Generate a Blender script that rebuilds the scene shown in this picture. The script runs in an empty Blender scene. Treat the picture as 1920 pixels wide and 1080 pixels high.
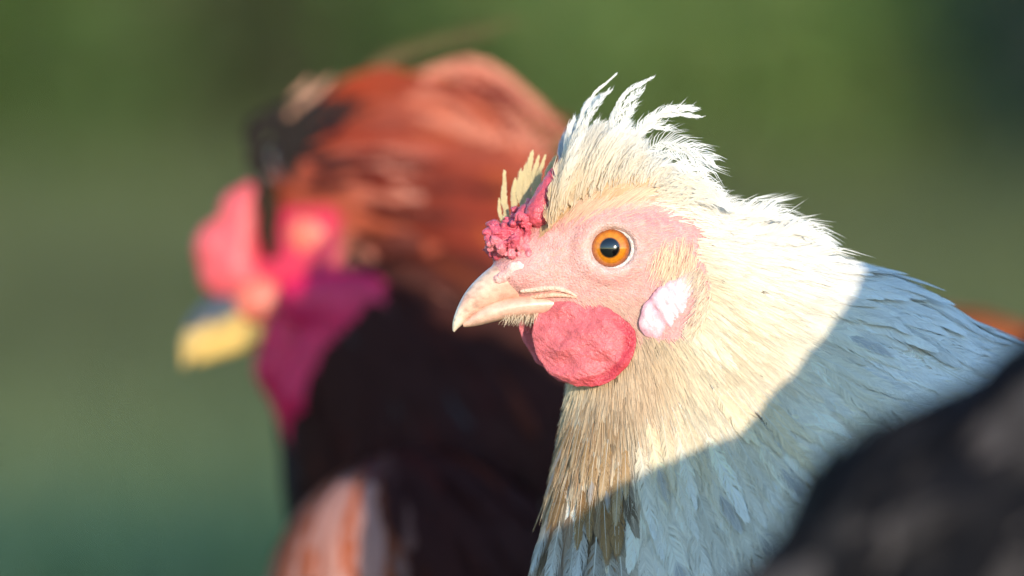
import bpy, math
import numpy as np
from mathutils import Vector, Matrix

sc = bpy.context.scene
rng = np.random.default_rng(7)

# ------------------------------------------------------------------ camera, sky, sun, exposure
S = 0.32 / 1920.0            # metres per photo pixel at the hen's distance
D0 = 2.5                     # camera to the hen's midline
PITCH = math.radians(1.5)
FW = np.array([0, math.cos(PITCH), -math.sin(PITCH)])
UP = np.array([0, math.sin(PITCH), math.cos(PITCH)])
RT = np.array([1.0, 0, 0])
O = np.array([0, 0, 0.34])   # point on the view axis at the hen
CAM = O - FW * D0
cam = bpy.data.cameras.new('camera'); camo = bpy.data.objects.new('camera', cam)
sc.collection.objects.link(camo); sc.camera = camo
camo.location = CAM
camo.rotation_euler = (math.pi / 2 - PITCH, 0, 0)
cam.sensor_width = 36; cam.lens = 36 * D0 / 0.32
cam.clip_start = 0.05; cam.clip_end = 2000
cam.dof.use_dof = True
cam.dof.focus_distance = D0 - 92 * S
cam.dof.aperture_fstop = cam.lens / 60.0

SUNL = np.array([-0.28, -0.137, 1.0])          # direction the light travels (right, up, away)
sun_w = SUNL[0] * RT + SUNL[1] * UP + SUNL[2] * FW
sun_w /= np.linalg.norm(sun_w)
to_sun = -sun_w
sl = bpy.data.lights.new('sun', 'SUN'); slo = bpy.data.objects.new('sun', sl)
sc.collection.objects.link(slo)
sl.energy = 2.0; sl.angle = math.radians(0.5); sl.color = (1.0, 0.85, 0.65)
slo.rotation_euler = Vector(sun_w).to_track_quat('-Z', 'Y').to_euler()
slo.location = (0, 0, 5)
w = bpy.data.worlds.new('World'); sc.world = w; w.use_nodes = True
nt = w.node_tree
sky = nt.nodes.new('ShaderNodeTexSky'); sky.sky_type = 'NISHITA'; sky.sun_disc = False
sky.dust_density = 0.0; sky.ozone_density = 2.7
sky.sun_elevation = math.asin(to_sun[2]); sky.sun_rotation = math.atan2(to_sun[0], to_sun[1])
nt.links.new(sky.outputs[0], nt.nodes['Background'].inputs[0])
nt.nodes['Background'].inputs[1].default_value = 0.15
sc.view_settings.view_transform = 'Standard'; sc.view_settings.look = 'None'
sc.view_settings.exposure = 1.52; sc.view_settings.gamma = 1.0
sc.view_settings.use_curve_mapping = False
sc.cycles.use_denoising = True
sc.cycles.max_bounces = 8; sc.cycles.transparent_max_bounces = 8
sc.cycles.sample_clamp_indirect = 4

# ------------------------------------------------------------------ helpers
def pt(px, py, wd=0.0):
    """photo pixel + depth (pixel units) -> local point (right, up, away), perspective undone"""
    f = 1 + wd * S / D0
    return np.array([(px - 960) * f, (540 - py) * f, wd], float)

def to_world(P):
    P = np.asarray(P, float) * S
    return O + P[..., 0:1] * RT + P[..., 1:2] * UP + P[..., 2:3] * FW

def to_px(P):
    f = 1 + P[..., 2] * S / D0
    return 960 + P[..., 0] / f, 540 - P[..., 1] / f

def nrmz(a):
    return a / np.maximum(np.linalg.norm(a, axis=-1, keepdims=True), 1e-9)

def hash3(i, j, k, seed):
    h = (i * 374761393 + j * 668265263 + k * 2147483647 + seed * 974634777) & 0xffffffff
    h = ((h ^ (h >> 13)) * 1274126177) & 0xffffffff
    return ((h ^ (h >> 16)) & 0xffff) / 65535.0

def vnoise(P, scale, seed=0):
    Q = np.asarray(P, float) / scale
    I = np.floor(Q).astype(np.int64); F = Q - I; F = F * F * (3 - 2 * F)
    r = 0
    for a in (0, 1):
        for b in (0, 1):
            for c in (0, 1):
                wt = (F[..., 0] if a else 1 - F[..., 0]) * (F[..., 1] if b else 1 - F[..., 1]) * (F[..., 2] if c else 1 - F[..., 2])
                r = r + wt * hash3(I[..., 0] + a, I[..., 1] + b, I[..., 2] + c, seed)
    return r

def smoothstep(a, b, x):
    t = np.clip((x - a) / (b - a), 0, 1); return t * t * (3 - 2 * t)

def ell(P, c, r):
    q = (P - np.asarray(c, P.dtype)); r = np.asarray(r, P.dtype)
    k0 = np.linalg.norm(q / r, axis=-1); k1 = np.linalg.norm(q / (r * r), axis=-1)
    return k0 * (k0 - 1) / np.maximum(k1, 1e-9)

def cone(P, a, b, ra, rb, ws=1.0):
    sc_ = np.array([1, 1, 1 / ws], P.dtype)
    p = P * sc_; a = (np.asarray(a) * sc_).astype(P.dtype); b = (np.asarray(b) * sc_).astype(P.dtype)
    ba = b - a
    h = np.clip(((p - a) @ ba) / (ba @ ba), 0, 1)
    return np.linalg.norm(p - a - h[..., None] * ba, axis=-1) - (ra + (rb - ra) * h)

def smin(a, b, k):
    h = np.clip(0.5 + 0.5 * (b - a) / k, 0, 1)
    return b + (a - b) * h - k * h * (1 - h)

def grad(f, P, e=1.5):
    g = 0
    for s in ((1, -1, -1), (-1, -1, 1), (-1, 1, -1), (1, 1, 1)):
        s = np.array(s, float)
        g = g + s * f(P + s * e)[..., None]
    return nrmz(g)

def nets(f, xs, ys, zs, project=2):
    """surface nets on a rectilinear grid -> vertices, quads"""
    nx, ny, nz = len(xs), len(ys), len(zs)
    V = np.empty((nx, ny, nz), np.float32)
    Y, Z = np.meshgrid(ys, zs, indexing='ij')
    step = max(1, 600000 // (ny * nz))
    for i in range(0, nx, step):
        xx = xs[i:i + step]
        P = np.empty((len(xx), ny, nz, 3), np.float32)
        P[..., 0] = xx[:, None, None]; P[..., 1] = Y; P[..., 2] = Z
        V[i:i + step] = f(P)
    neg = V < 0
    G = (xs, ys, zs)
    n = np.array([nx, ny, nz])
    acc = {}
    keys, poss, quads = [], [], []
    cid = lambda a, b, c: (a * (ny - 1) + b) * (nz - 1) + c
    for ax in range(3):
        sl0 = [slice(None)] * 3; sl1 = [slice(None)] * 3
        sl0[ax] = slice(0, -1); sl1[ax] = slice(1, None)
        d = neg[tuple(sl0)] != neg[tuple(sl1)]
        b1, b2 = (ax + 1) % 3, (ax + 2) % 3
        idx = np.argwhere(d)
        ok = (idx[:, b1] > 0) & (idx[:, b1] < n[b1] - 1) & (idx[:, b2] > 0) & (idx[:, b2] < n[b2] - 1)
        idx = idx[ok]
        j = idx.copy(); j[:, ax] += 1
        v0 = V[tuple(idx.T)]; v1 = V[tuple(j.T)]
        t = v0 / (v0 - v1)
        p = np.stack([G[k][idx[:, k]] for k in range(3)], -1).astype(float)
        p[:, ax] = G[ax][idx[:, ax]] * (1 - t) + G[ax][j[:, ax]] * t
        cells = []
        for (o1, o2) in ((-1, -1), (0, -1), (0, 0), (-1, 0)):
            c = idx.copy(); c[:, b1] += o1; c[:, b2] += o2
            cc = cid(c[:, 0], c[:, 1], c[:, 2]); cells.append(cc)
            keys.append(cc); poss.append(p)
        q = np.stack(cells, -1)
        fl = v0 > 0
        q[fl] = q[fl][:, ::-1]
        quads.append(q)
    keys = np.concatenate(keys); poss = np.concatenate(poss); quads = np.concatenate(quads)
    u, inv = np.unique(keys, return_inverse=True)
    cnt = np.bincount(inv)
    verts = np.stack([np.bincount(inv, poss[:, k]) / cnt for k in range(3)], -1)
    faces = np.searchsorted(u, quads)
    for _ in range(project):
        g = grad(f, verts); verts = verts - g * np.clip(f(verts), -4, 4)[:, None]
    return verts, faces

def new_mesh(name, verts, faces_list, mat, parent=None, col=None, smooth=True, local=True):
    """faces_list: list of (n,k) int arrays; verts in local pixel units unless local=False"""
    W = to_world(verts) if local else np.asarray(verts, float)
    if parent is not None:
        W = W - np.array(ROOTLOC[parent.name])
    me = bpy.data.meshes.new(name)
    me.vertices.add(len(W)); me.vertices.foreach_set('co', W.astype(np.float32).ravel())
    tot = [np.full(len(f), f.shape[1], np.int32) for f in faces_list]
    tot = np.concatenate(tot); st = np.concatenate([[0], np.cumsum(tot)[:-1]]).astype(np.int32)
    lv = np.concatenate([np.asarray(f, np.int32).ravel() for f in faces_list])
    me.loops.add(len(lv)); me.loops.foreach_set('vertex_index', lv)
    me.polygons.add(len(tot)); me.polygons.foreach_set('loop_start', st)
    me.polygons.foreach_set('use_smooth', np.full(len(tot), smooth))
    if col is not None:
        a = me.color_attributes.new('Col', 'FLOAT_COLOR', 'POINT')
        c4 = np.ones((len(W), 4), np.float32); c4[:, :3] = col
        a.data.foreach_set('color', c4.ravel())
    me.update(calc_edges=True)
    me.materials.append(mat)
    o = bpy.data.objects.new(name, me); sc.collection.objects.link(o)
    if parent is not None:
        o.parent = parent
        ROOTLOC[o.name] = ROOTLOC[parent.name]      # children keep the root's origin
    return o

ROOTLOC = {}
def thing(name, label, cat, loc, group=None):
    o = bpy.data.objects.new(name, None); sc.collection.objects.link(o)
    o.location = loc; o['label'] = label; o['category'] = cat
    if group: o['group'] = group
    o.empty_display_size = 0.05
    ROOTLOC[o.name] = tuple(loc)
    return o

# ------------------------------------------------------------------ materials
def base_mat(name):
    m = bpy.data.materials.new(name); m.use_nodes = True
    b = m.node_tree.nodes['Principled BSDF']
    return m, m.node_tree, b

def attr_col(nt):
    a = nt.nodes.new('ShaderNodeAttribute'); a.attribute_name = 'Col'
    return a.outputs['Color']

def noise_mul(nt, src, scale, lo, hi, detail=4):
    tc = nt.nodes.new('ShaderNodeTexCoord')
    n = nt.nodes.new('ShaderNodeTexNoise'); n.inputs['Scale'].default_value = scale; n.inputs['Detail'].default_value = detail
    nt.links.new(tc.outputs['Object'], n.inputs['Vector'])
    mr = nt.nodes.new('ShaderNodeMapRange'); mr.inputs['From Min'].default_value = 0.3; mr.inputs['From Max'].default_value = 0.7
    mr.inputs['To Min'].default_value = lo; mr.inputs['To Max'].default_value = hi
    nt.links.new(n.outputs['Fac'], mr.inputs['Value'])
    mx = nt.nodes.new('ShaderNodeVectorMath'); mx.operation = 'SCALE'
    nt.links.new(src, mx.inputs[0]); nt.links.new(mr.outputs[0], mx.inputs['Scale'])
    return mx.outputs[0]

def bump(nt, b, scale, strength, dist, kind='noise', detail=3):
    tc = nt.nodes.new('ShaderNodeTexCoord')
    if kind == 'noise':
        n = nt.nodes.new('ShaderNodeTexNoise'); n.inputs['Detail'].default_value = detail; out = n.outputs['Fac']
    else:
        n = nt.nodes.new('ShaderNodeTexVoronoi'); n.feature = 'SMOOTH_F1'; out = n.outputs['Distance']
    n.inputs['Scale'].default_value = scale
    nt.links.new(tc.outputs['Object'], n.inputs['Vector'])
    bp = nt.nodes.new('ShaderNodeBump'); bp.inputs['Strength'].default_value = strength; bp.inputs['Distance'].default_value = dist
    nt.links.new(out, bp.inputs['Height']); nt.links.new(bp.outputs[0], b.inputs['Normal'])
    return bp

def skin_mat(name, sss=0.25, rough=0.5, bscale=1500, bstr=0.5, bdist=0.0004, kind='noise', radius=(0.0015, 0.0006, 0.0004), spec=0.4):
    m, nt, b = base_mat(name)
    c = noise_mul(nt, noise_mul(nt, attr_col(nt), 420, 0.86, 1.1), 2600, 0.86, 1.1, 2)
    nt.links.new(c, b.inputs['Base Color'])
    b.inputs['Roughness'].default_value = rough
    b.inputs['Specular IOR Level'].default_value = spec
    b.inputs['Subsurface Weight'].default_value = sss
    b.inputs['Subsurface Radius'].default_value = radius
    b.inputs['Subsurface Scale'].default_value = 1.0
    bump(nt, b, bscale, bstr, bdist, kind)
    return m

def feather_mat(name, trans=0.28, rough=0.55, spec=0.3, sheen=0.0):
    m, nt, b = base_mat(name)
    c = attr_col(nt)
    nt.links.new(c, b.inputs['Base Color'])
    b.inputs['Roughness'].default_value = rough; b.inputs['Specular IOR Level'].default_value = spec
    b.inputs['Sheen Weight'].default_value = sheen
    t = nt.nodes.new('ShaderNodeBsdfTranslucent'); nt.links.new(c, t.inputs['Color'])
    mx = nt.nodes.new('ShaderNodeMixShader'); mx.inputs[0].default_value = trans
    nt.links.new(b.outputs[0], mx.inputs[1]); nt.links.new(t.outputs[0], mx.inputs[2])
    nt.links.new(mx.outputs[0], nt.nodes['Material Output'].inputs['Surface'])
    return m

def horn_mat(name, rough=0.35):
    m, nt, b = base_mat(name)
    c = noise_mul(nt, noise_mul(nt, attr_col(nt), 500, 0.80, 1.1, 6), 3000, .9, 1.06, 2)
    nt.links.new(c, b.inputs['Base Color']); b.inputs['Roughness'].default_value = rough
    b.inputs['Subsurface Weight'].default_value = 0.12; b.inputs['Subsurface Radius'].default_value = (0.001, 0.0006, 0.0004)
    b.inputs['Subsurface Scale'].default_value = 1.0
    bump(nt, b, 1800, 0.25, 0.0002)
    return m

def eye_mat(name):
    m, nt, b = base_mat(name)
    c = noise_mul(nt, attr_col(nt), 1800, 0.85, 1.12)
    nt.links.new(c, b.inputs['Base Color']); b.inputs['Roughness'].default_value = 0.12
    b.inputs['Coat Weight'].default_value = 1.0; b.inputs['Coat Roughness'].default_value = 0.04
    return m

M_skin = skin_mat('hen_face_skin', 0.2, 0.5, 1500, 0.9, 0.0007, spec=0.35)
M_comb = skin_mat('comb_flesh', 0.2, 0.38, 2600, 0.6, 0.0004, 'voronoi', spec=0.5)
M_wattle = skin_mat('wattle_flesh', 0.25, 0.46, 2300, 0.7, 0.0004, 'voronoi', spec=0.4)
M_lobe = skin_mat('earlobe_skin', 0.2, 0.65, 900, 0.35, 0.0005, spec=0.15)
M_horn = horn_mat('beak_horn')
M_eye = eye_mat('eye_gloss')
M_fea = feather_mat('pale_feather', 0.36, 0.6, 0.15)
M_crest = feather_mat('crest_feather', 0.55, 0.6, 0.1)
M_rf = feather_mat('rust_feather', 0.12, 0.6, 0.12)
M_df = feather_mat('slate_feather', 0.05, 0.7, 0.1)
M_rskin = skin_mat('rooster_skin', 0.2, 0.4, 900, 0.5, 0.0006)
M_leg = horn_mat('leg_scale', 0.5)

# ------------------------------------------------------------------ feathers
def prof_lance(t):  return np.clip(np.sin(np.pi * np.clip(t, 0, 1) ** 0.75), 0, 1) ** 0.7 * (1 - 0.25 * t) + 0.04
def prof_round(t):  return np.clip((1 - np.clip(t, 0, 1) ** 4), 0, 1) ** 0.6 * smoothstep(-0.25, 0.45, t) + 0.05
def prof_plume(t):  return (0.35 + 0.65 * smoothstep(0, 0.4, t)) * (1 - 0.55 * smoothstep(0.7, 1.0, t))

def feathers(C, N, hw, B, prof, colA, colB, loose=0.12, ang=(1.0, 0.35), bw=1.25, t0=0.08, rach=1.0,
             rach_col=None, dash=None, cup=0.1, r=rng, tipmix=1.0):
    """C (n,M,3) shafts, N (n,M,3) normals, hw (n,) half widths -> verts, quads, tris, colours.
    Every feather is a shaft with two rows of separate tapering barbs."""
    n, M, _ = C.shape
    T = nrmz(np.gradient(C, axis=1))
    Sd = nrmz(np.cross(T, N)); N = np.cross(Sd, T)
    L = np.linalg.norm(np.diff(C, axis=1), axis=-1).sum(1)
    tj = t0 + (1 - t0) * (np.arange(B) + 0.5) / B
    x = tj * (M - 1); i0 = np.minimum(x.astype(int), M - 2); fr = (x - i0)[None, :, None]
    itp = lambda A: A[:, i0] * (1 - fr) + A[:, i0 + 1] * fr
    cb, Tb, Sb, Nb = itp(C), itp(T), itp(Sd), itp(N)
    VV, Q, TR, CC = [], [], [], []
    off = 0
    mixA = (tj[None, :, None] ** 1.2) * tipmix
    colb = colA[:, None] * (1 - mixA) + colB[:, None] * mixA           # n,B,3
    sp = L / B
    for side in (-1.0, 1.0):
        # clumped angle noise along the row, so the vane splits
        nz_ = r.normal(size=(n, B)); k = np.array([.25, .5, 1, .5, .25]); 
        sm = np.apply_along_axis(lambda v: np.convolve(v, k, 'same'), 1, nz_)
        a = ang[0] + (ang[1] - ang[0]) * tj[None, :] ** 1.3 + loose * sm * 0.8 + loose * 0.4 * r.normal(size=(n, B))
        ln = hw[:, None] * prof(tj)[None, :] / np.maximum(np.sin(np.clip(a, .3, 1.5)), .35) * (1 + (0.08 + loose * .6) * r.normal(size=(n, B)))
        ln = np.maximum(ln, 0.5)
        a2 = a - 0.45 - loose * r.random((n, B))
        d1 = np.cos(a)[..., None] * Tb + side * np.sin(a)[..., None] * Sb
        d2 = np.cos(a2)[..., None] * Tb + side * np.sin(a2)[..., None] * Sb
        lift = (loose * r.normal(size=(n, B)) * 0.15 - cup)[..., None] * Nb
        l = ln[..., None]
        p0 = cb; p1 = cb + d1 * l * .5 + lift * l * .3; p2 = p1 + d2 * l * .5 + lift * l * .7
        wv = nrmz(Tb - (Tb * d1).sum(-1, keepdims=True) * d1)
        bwid = (sp[:, None] * bw * 0.5 * (1 + .2 * r.normal(size=(n, B))))[..., None]
        pts = np.stack([p0 - wv * bwid, p0 + wv * bwid, p1 - wv * bwid * .9, p1 + wv * bwid * .9, p2], 2)  # n,B,5,3
        cv = 1 + 0.06 * r.normal(size=(n, B, 1))
        c5 = np.repeat((colb * cv)[:, :, None], 5, 2)
        if dash is not None:                                     # dark mark beside the shaft on some feathers
            dm, dcol, d_lo, d_hi = dash
            band = (smoothstep(d_lo - .08, d_lo, tj) * (1 - smoothstep(d_hi, d_hi + .08, tj)))[None, :, None, None] * dm[:, None, None, None]
            wt = np.array([1, 1, .7, .7, .1])[None, None, :, None] * band
            c5 = c5 * (1 - wt) + dcol * wt
        m = n * B; base = off + np.arange(m)[:, None] * 5
        VV.append(pts.reshape(-1, 3)); CC.append(c5.reshape(-1, 3))
        Q.append(base + np.array([0, 1, 3, 2])); TR.append(base + np.array([2, 3, 4]))
        off += m * 5
    # shafts
    rw = (np.maximum(hw * 0.05, 0.7) * rach)[:, None, None] * (1 - 0.75 * np.linspace(0, 1, M))[None, :, None]
    pv = np.stack([C - Sd * rw + N * rw * .6, C + Sd * rw + N * rw * .6], 2)
    rc = (colA[:, None] * 1.0 if rach_col is None else np.broadcast_to(rach_col, (n, 1, 3)))
    VV.append(pv.reshape(-1, 3)); CC.append(np.broadcast_to(np.repeat(rc, M, 1)[:, :, None], (n, M, 2, 3)).reshape(-1, 3))
    b0 = off + (np.arange(n)[:, None] * M + np.arange(M - 1)[None]).reshape(-1, 1) * 2
    Q.append(b0 + np.array([0, 1, 3, 2]))
    return np.concatenate(VV), np.concatenate(Q), np.concatenate(TR), np.clip(np.concatenate(CC), 0.002, .95)

def feather_obj(name, parts, mat, parent, stuff=True):
    V, Q, T, C = [], [], [], []; off = 0
    for v, q, t, c in parts:
        V.append(v); Q.append(q + off); T.append(t + off); C.append(c); off += len(v)
    o = new_mesh(name, np.concatenate(V), [np.concatenate(Q), np.concatenate(T)], mat, parent, np.concatenate(C))
    if stuff: o['kind'] = 'stuff'
    return o

def hairs(C, wd, colA, colB, view=np.array([0, 0, -1.0])):
    n, M, _ = C.shape
    T = nrmz(np.gradient(C, axis=1)); Sd = nrmz(np.cross(T, view))
    ww = wd[:, None, None] * (1 - 0.85 * np.linspace(0, 1, M))[None, :, None] * .5
    pv = np.stack([C - Sd * ww, C + Sd * ww], 2)
    tt = np.linspace(0, 1, M)[None, :, None]
    cc = colA[:, None] * (1 - tt) + colB[:, None] * tt
    b0 = (np.arange(n)[:, None] * M + np.arange(M - 1)[None]).reshape(-1, 1) * 2
    return pv.reshape(-1, 3), b0 + np.array([0, 1, 3, 2]), np.zeros((0, 3), int), np.repeat(cc[:, :, None], 2, 2).reshape(-1, 3)

def grow(f, P, field, L, M, lift0, lift1, jit, r=rng, pw=1.0, curl=0.0):
    """shafts that start at P and run over the surface f along field, rising towards the tip"""
    n = len(P); pts, nr = [], []
    j = r.normal(size=(n, 3)) * np.asarray(jit).reshape(-1, 1)
    lf1 = np.asarray(lift1) * (0.6 + 0.8 * r.random(n))
    for k in range(M):
        t = k / (M - 1)
        g = grad(f, P, 3.0)
        if k == 0:
            P = P - (f(P) - lift0)[:, None] * g
        pts.append(P); nr.append(g)
        d = field(P) + j * (0.6 + curl * t); d = nrmz(d - (d * g).sum(-1, keepdims=True) * g)
        Pn = P + d * (L / (M - 1))[:, None]
        tn = (k + 1) / (M - 1)
        g2 = grad(f, Pn, 3.0)
        P = Pn - np.clip(f(Pn) - (lift0 + lf1 * tn ** pw), -60, 60)[:, None] * g2
    return np.stack(pts, 1), np.stack(nr, 1)

def sample_surface(V, Fq, n, r=rng, dens=None):
    tri = np.concatenate([Fq[:, [0, 1, 2]], Fq[:, [0, 2, 3]]])
    a, b, c = V[tri[:, 0]], V[tri[:, 1]], V[tri[:, 2]]
    ar = np.linalg.norm(np.cross(b - a, c - a), axis=1) * .5
    cen = (a + b + c) / 3
    wt = ar * (dens(cen) if dens is not None else 1)
    if n is None: n = int(wt.sum())
    i = r.choice(len(tri), n, p=wt / wt.sum())
    u, v = r.random(n), r.random(n); fl = u + v > 1; u[fl], v[fl] = 1 - u[fl], 1 - v[fl]
    return a[i] + (b[i] - a[i]) * u[:, None] + (c[i] - a[i]) * v[:, None]

def surf(f, px, py, w0=-900.0):
    px, py = np.atleast_1d(np.asarray(px, float)), np.atleast_1d(np.asarray(py, float))
    A = np.array([pt(a, b, w0) for a, b in zip(px, py)]); Bq = np.array([pt(a, b, 0) for a, b in zip(px, py)])
    d = nrmz(Bq - A); P = A.copy()
    for _ in range(120):
        P = P + d * np.clip(f(P), -30, 30)[:, None] * .8
    return P

def in_poly(px, py, poly):
    ins = np.zeros(px.shape, bool); n = len(poly)
    for i in range(n):
        x1, y1 = poly[i]; x2, y2 = poly[(i + 1) % n]
        c = ((y1 > py) != (y2 > py)) & (px < (x2 - x1) * (py - y1) / (y2 - y1 + 1e-9) + x1)
        ins ^= c
    return ins

def loft(stations, nseg=20, power=2.2, under=0.25):
    """stations of (top point, bottom point, half width) -> tapered shell, closed at the ends"""
    V = []
    for top, bot, hw in stations:
        c = (top + bot) / 2; h = (top - bot) / 2
        for k in range(nseg):
            a = 2 * math.pi * k / nseg
            ca, sa = math.cos(a), math.sin(a)
            x = math.copysign(abs(sa) ** (2 / power), sa); y = math.copysign(abs(ca) ** (2 / power), ca)
            if y < 0: x *= 1 + under * (-y) * 0
            V.append(c + h * y + np.array([0, 0, 1.0]) * hw * x)
    V = np.array(V); m = len(stations); q = []
    for i in range(m - 1):
        for k in range(nseg):
            q.append((i * nseg + k, i * nseg + (k + 1) % nseg, (i + 1) * nseg + (k + 1) % nseg, (i + 1) * nseg + k))
    V = np.concatenate([V, [V[:nseg].mean(0), V[-nseg:].mean(0)]])
    t = [(len(V) - 2, (k + 1) % nseg, k) for k in range(nseg)] + [(len(V) - 1, (m - 1) * nseg + k, (m - 1) * nseg + (k + 1) % nseg) for k in range(nseg)]
    return V, np.array(q), np.array(t)

def respline(st, n):
    """smooth a list of (top,bottom,halfwidth) stations"""
    A = np.array([np.concatenate([a, b, [c]]) for a, b, c in st]); m = len(A)
    x = np.linspace(0, m - 1, n); out = []
    for xi in x:
        i = min(int(xi), m - 2); t = xi - i
        p0, p1, p2, p3 = A[max(i - 1, 0)], A[i], A[i + 1], A[min(i + 2, m - 1)]
        v = .5 * ((2 * p1) + (-p0 + p2) * t + (2 * p0 - 5 * p1 + 4 * p2 - p3) * t * t + (-p0 + 3 * p1 - 3 * p2 + p3) * t ** 3)
        out.append((v[:3], v[3:6], max(v[6], .4)))
    return out

def tube(path, rad, nseg=10):
    path = np.asarray(path, float); T = nrmz(np.gradient(path, axis=0)); V = []
    ref = np.array([0.12, 0.3, -0.95])
    for p, t, r_ in zip(path, T, rad):
        a = nrmz(np.cross(t, ref)); b = np.cross(a, t)
        for k in range(nseg):
            an = 2 * math.pi * k / nseg
            V.append(p + r_ * (math.cos(an) * a + math.sin(an) * b))
    m = len(path)
    q = [(i * nseg + k, i * nseg + (k + 1) % nseg, (i + 1) * nseg + (k + 1) % nseg, (i + 1) * nseg + k) for i in range(m - 1) for k in range(nseg)]
    V = np.concatenate([np.array(V), path[:1], path[-1:]])
    t = [(len(V) - 2, (k + 1) % nseg, k) for k in range(nseg)] + [(len(V) - 1, (m - 1) * nseg + k, (m - 1) * nseg + (k + 1) % nseg) for k in range(nseg)]
    return V, np.array(q), np.array(t)

def cat_curve(pts, n):
    A = np.asarray(pts, float); m = len(A); out = []
    for xi in np.linspace(0, m - 1, n):
        i = min(int(xi), m - 2); t = xi - i
        p0, p1, p2, p3 = A[max(i - 1, 0)], A[i], A[i + 1], A[min(i + 2, m - 1)]
        out.append(.5 * ((2 * p1) + (-p0 + p2) * t + (2 * p0 - 5 * p1 + 4 * p2 - p3) * t * t + (-p0 + 3 * p1 - 3 * p2 + p3) * t ** 3))
    return np.array(out)

def lobe(outline, center, w_c, tilt, bulge, thick, nr=36, na=120, bumpfun=None):
    """a fleshy flap: outline in photo pixels, real thickness, rounded rim"""
    o = np.array(outline, float) - center
    th = np.arctan2(o[:, 1], o[:, 0]); rr = np.hypot(o[:, 0], o[:, 1]); s = np.argsort(th); th, rr = th[s], rr[s]
    A = np.linspace(-np.pi, np.pi, na, endpoint=False)
    R = np.interp(A, np.r_[th - 2 * np.pi, th, th + 2 * np.pi], np.r_[rr, rr, rr])
    Fq = np.fft.rfft(R); Fq[14:] = 0; R = np.fft.irfft(Fq, na)
    ap = np.stack([np.cos(A) * 60, np.sin(A) * 60, A * 0 + center[0]], -1)
    R = R + (vnoise(ap, 13, 5) - .5) * 5 + (vnoise(ap, 5, 6) - .5) * 2
    rho = np.sin(np.linspace(0, np.pi / 2, nr)); V = []; info = []
    for sgn in (-1, 1):
        for p in rho:
            x = center[0] + R * p * np.cos(A); y = center[1] + R * p * np.sin(A)
            z = w_c + tilt[0] * (x - center[0]) + tilt[1] * (y - center[1])
            edge = math.sqrt(max(0, 1 - p ** 6))
            if sgn < 0: z = z - bulge * (1 - p * p) - thick * .5 * edge
            else: z = z - bulge * (1 - p * p) * .6 + thick * .5 * edge
            if bumpfun is not None: z = z + sgn * -1 * 0 + (bumpfun(x, y, p, A) if sgn < 0 else 0)
            V.append(np.stack([pt(a, b, c) for a, b, c in zip(x, y, z)])); info.append(np.stack([np.full(na, p), A], -1))
    V = np.concatenate(V); info = np.concatenate(info); q = []
    for s2 in (0, 1):
        for i in range(nr - 1):
            for k in range(na):
                a, b = s2 * nr * na + i * na + k, s2 * nr * na + i * na + (k + 1) % na
                c = (a, a + na, b + na, b)
                q.append(c if s2 == 1 else c[::-1])
    e0, e1 = (nr - 1) * na, (2 * nr - 1) * na
    for k in range(na):
        q.append((e0 + k, e0 + (k + 1) % na, e1 + (k + 1) % na, e1 + k)[::-1])
    return V, np.array(q), info

# ------------------------------------------------------------------ ground and background planting
def ground_mat():
    m, nt, b = base_mat('meadow')
    tc = nt.nodes.new('ShaderNodeTexCoord')
    n = nt.nodes.new('ShaderNodeTexNoise'); n.inputs['Scale'].default_value = 0.35; n.inputs['Detail'].default_value = 6
    nt.links.new(tc.outputs['Object'], n.inputs['Vector'])
    r_ = nt.nodes.new('ShaderNodeValToRGB'); e = r_.color_ramp.elements
    e[0].position = .38; e[0].color = (.075, .115, .045, 1); e[1].position = .62; e[1].color = (.17, .19, .065, 1)
    nt.links.new(n.outputs['Fac'], r_.inputs[0]); nt.links.new(r_.outputs[0], b.inputs['Base Color'])
    b.inputs['Roughness'].default_value = .9
    return m
gx = np.concatenate([-np.geomspace(600, 2, 30), np.linspace(-1.5, 1.5, 20), np.geomspace(2, 600, 30)])
gy = np.concatenate([-np.geomspace(300, 4, 20), np.linspace(-3, 20, 80), np.geomspace(21, 900, 30)])
GX, GY = np.meshgrid(gx, gy, indexing='ij')
GZ = (vnoise(np.stack([GX, GY, GX * 0], -1), 1.7, 3) - .5) * 0.03 * smoothstep(1.5, 5, np.hypot(GX, GY))
gi = np.arange(GX.size).reshape(GX.shape)
gq = np.stack([gi[:-1, :-1], gi[1:, :-1], gi[1:, 1:], gi[:-1, 1:]], -1).reshape(-1, 4)
go = new_mesh('ground', np.stack([GX, GY, GZ], -1).reshape(-1, 3), [gq], ground_mat(), local=False)
go['kind'] = 'structure'; go['label'] = 'green meadow ground running back behind the birds'

def leaf_mat(name, c1, c2):
    m, nt, b = base_mat(name)
    a = attr_col(nt)
    nt.links.new(a, b.inputs['Base Color']); b.inputs['Roughness'].default_value = .55
    t = nt.nodes.new('ShaderNodeBsdfTranslucent'); nt.links.new(a, t.inputs['Color'])
    mx = nt.nodes.new('ShaderNodeMixShader'); mx.inputs[0].default_value = .3
    nt.links.new(b.outputs[0], mx.inputs[1]); nt.links.new(t.outputs[0], mx.inputs[2])
    nt.links.new(mx.outputs[0], nt.nodes['Material Output'].inputs['Surface'])
    return m
M_leaf = leaf_mat('leaf', None, None)
M_bark = skin_mat('bark', 0.0, .9, 60, .6, .004)

# grass blades (stuff)
r1 = np.random.default_rng(3)
nb = 60000
gx_ = r1.uniform(-1.6, 1.6, nb); gyy = 3.2 + 11 * r1.random(nb) ** 1.1
gx_ = gx_ * (0.5 + gyy / 14)
hgt = r1.uniform(.03, .10, nb) * np.interp(gyy, [3, 7, 9, 14], [1, 1.2, 3.2, 4.5]); an = r1.uniform(0, 2 * np.pi, nb); ln_ = r1.uniform(.1, .7, nb)
pat = vnoise(np.stack([gx_, gyy * .35, gx_ * 0], -1), .55, 9)
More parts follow.
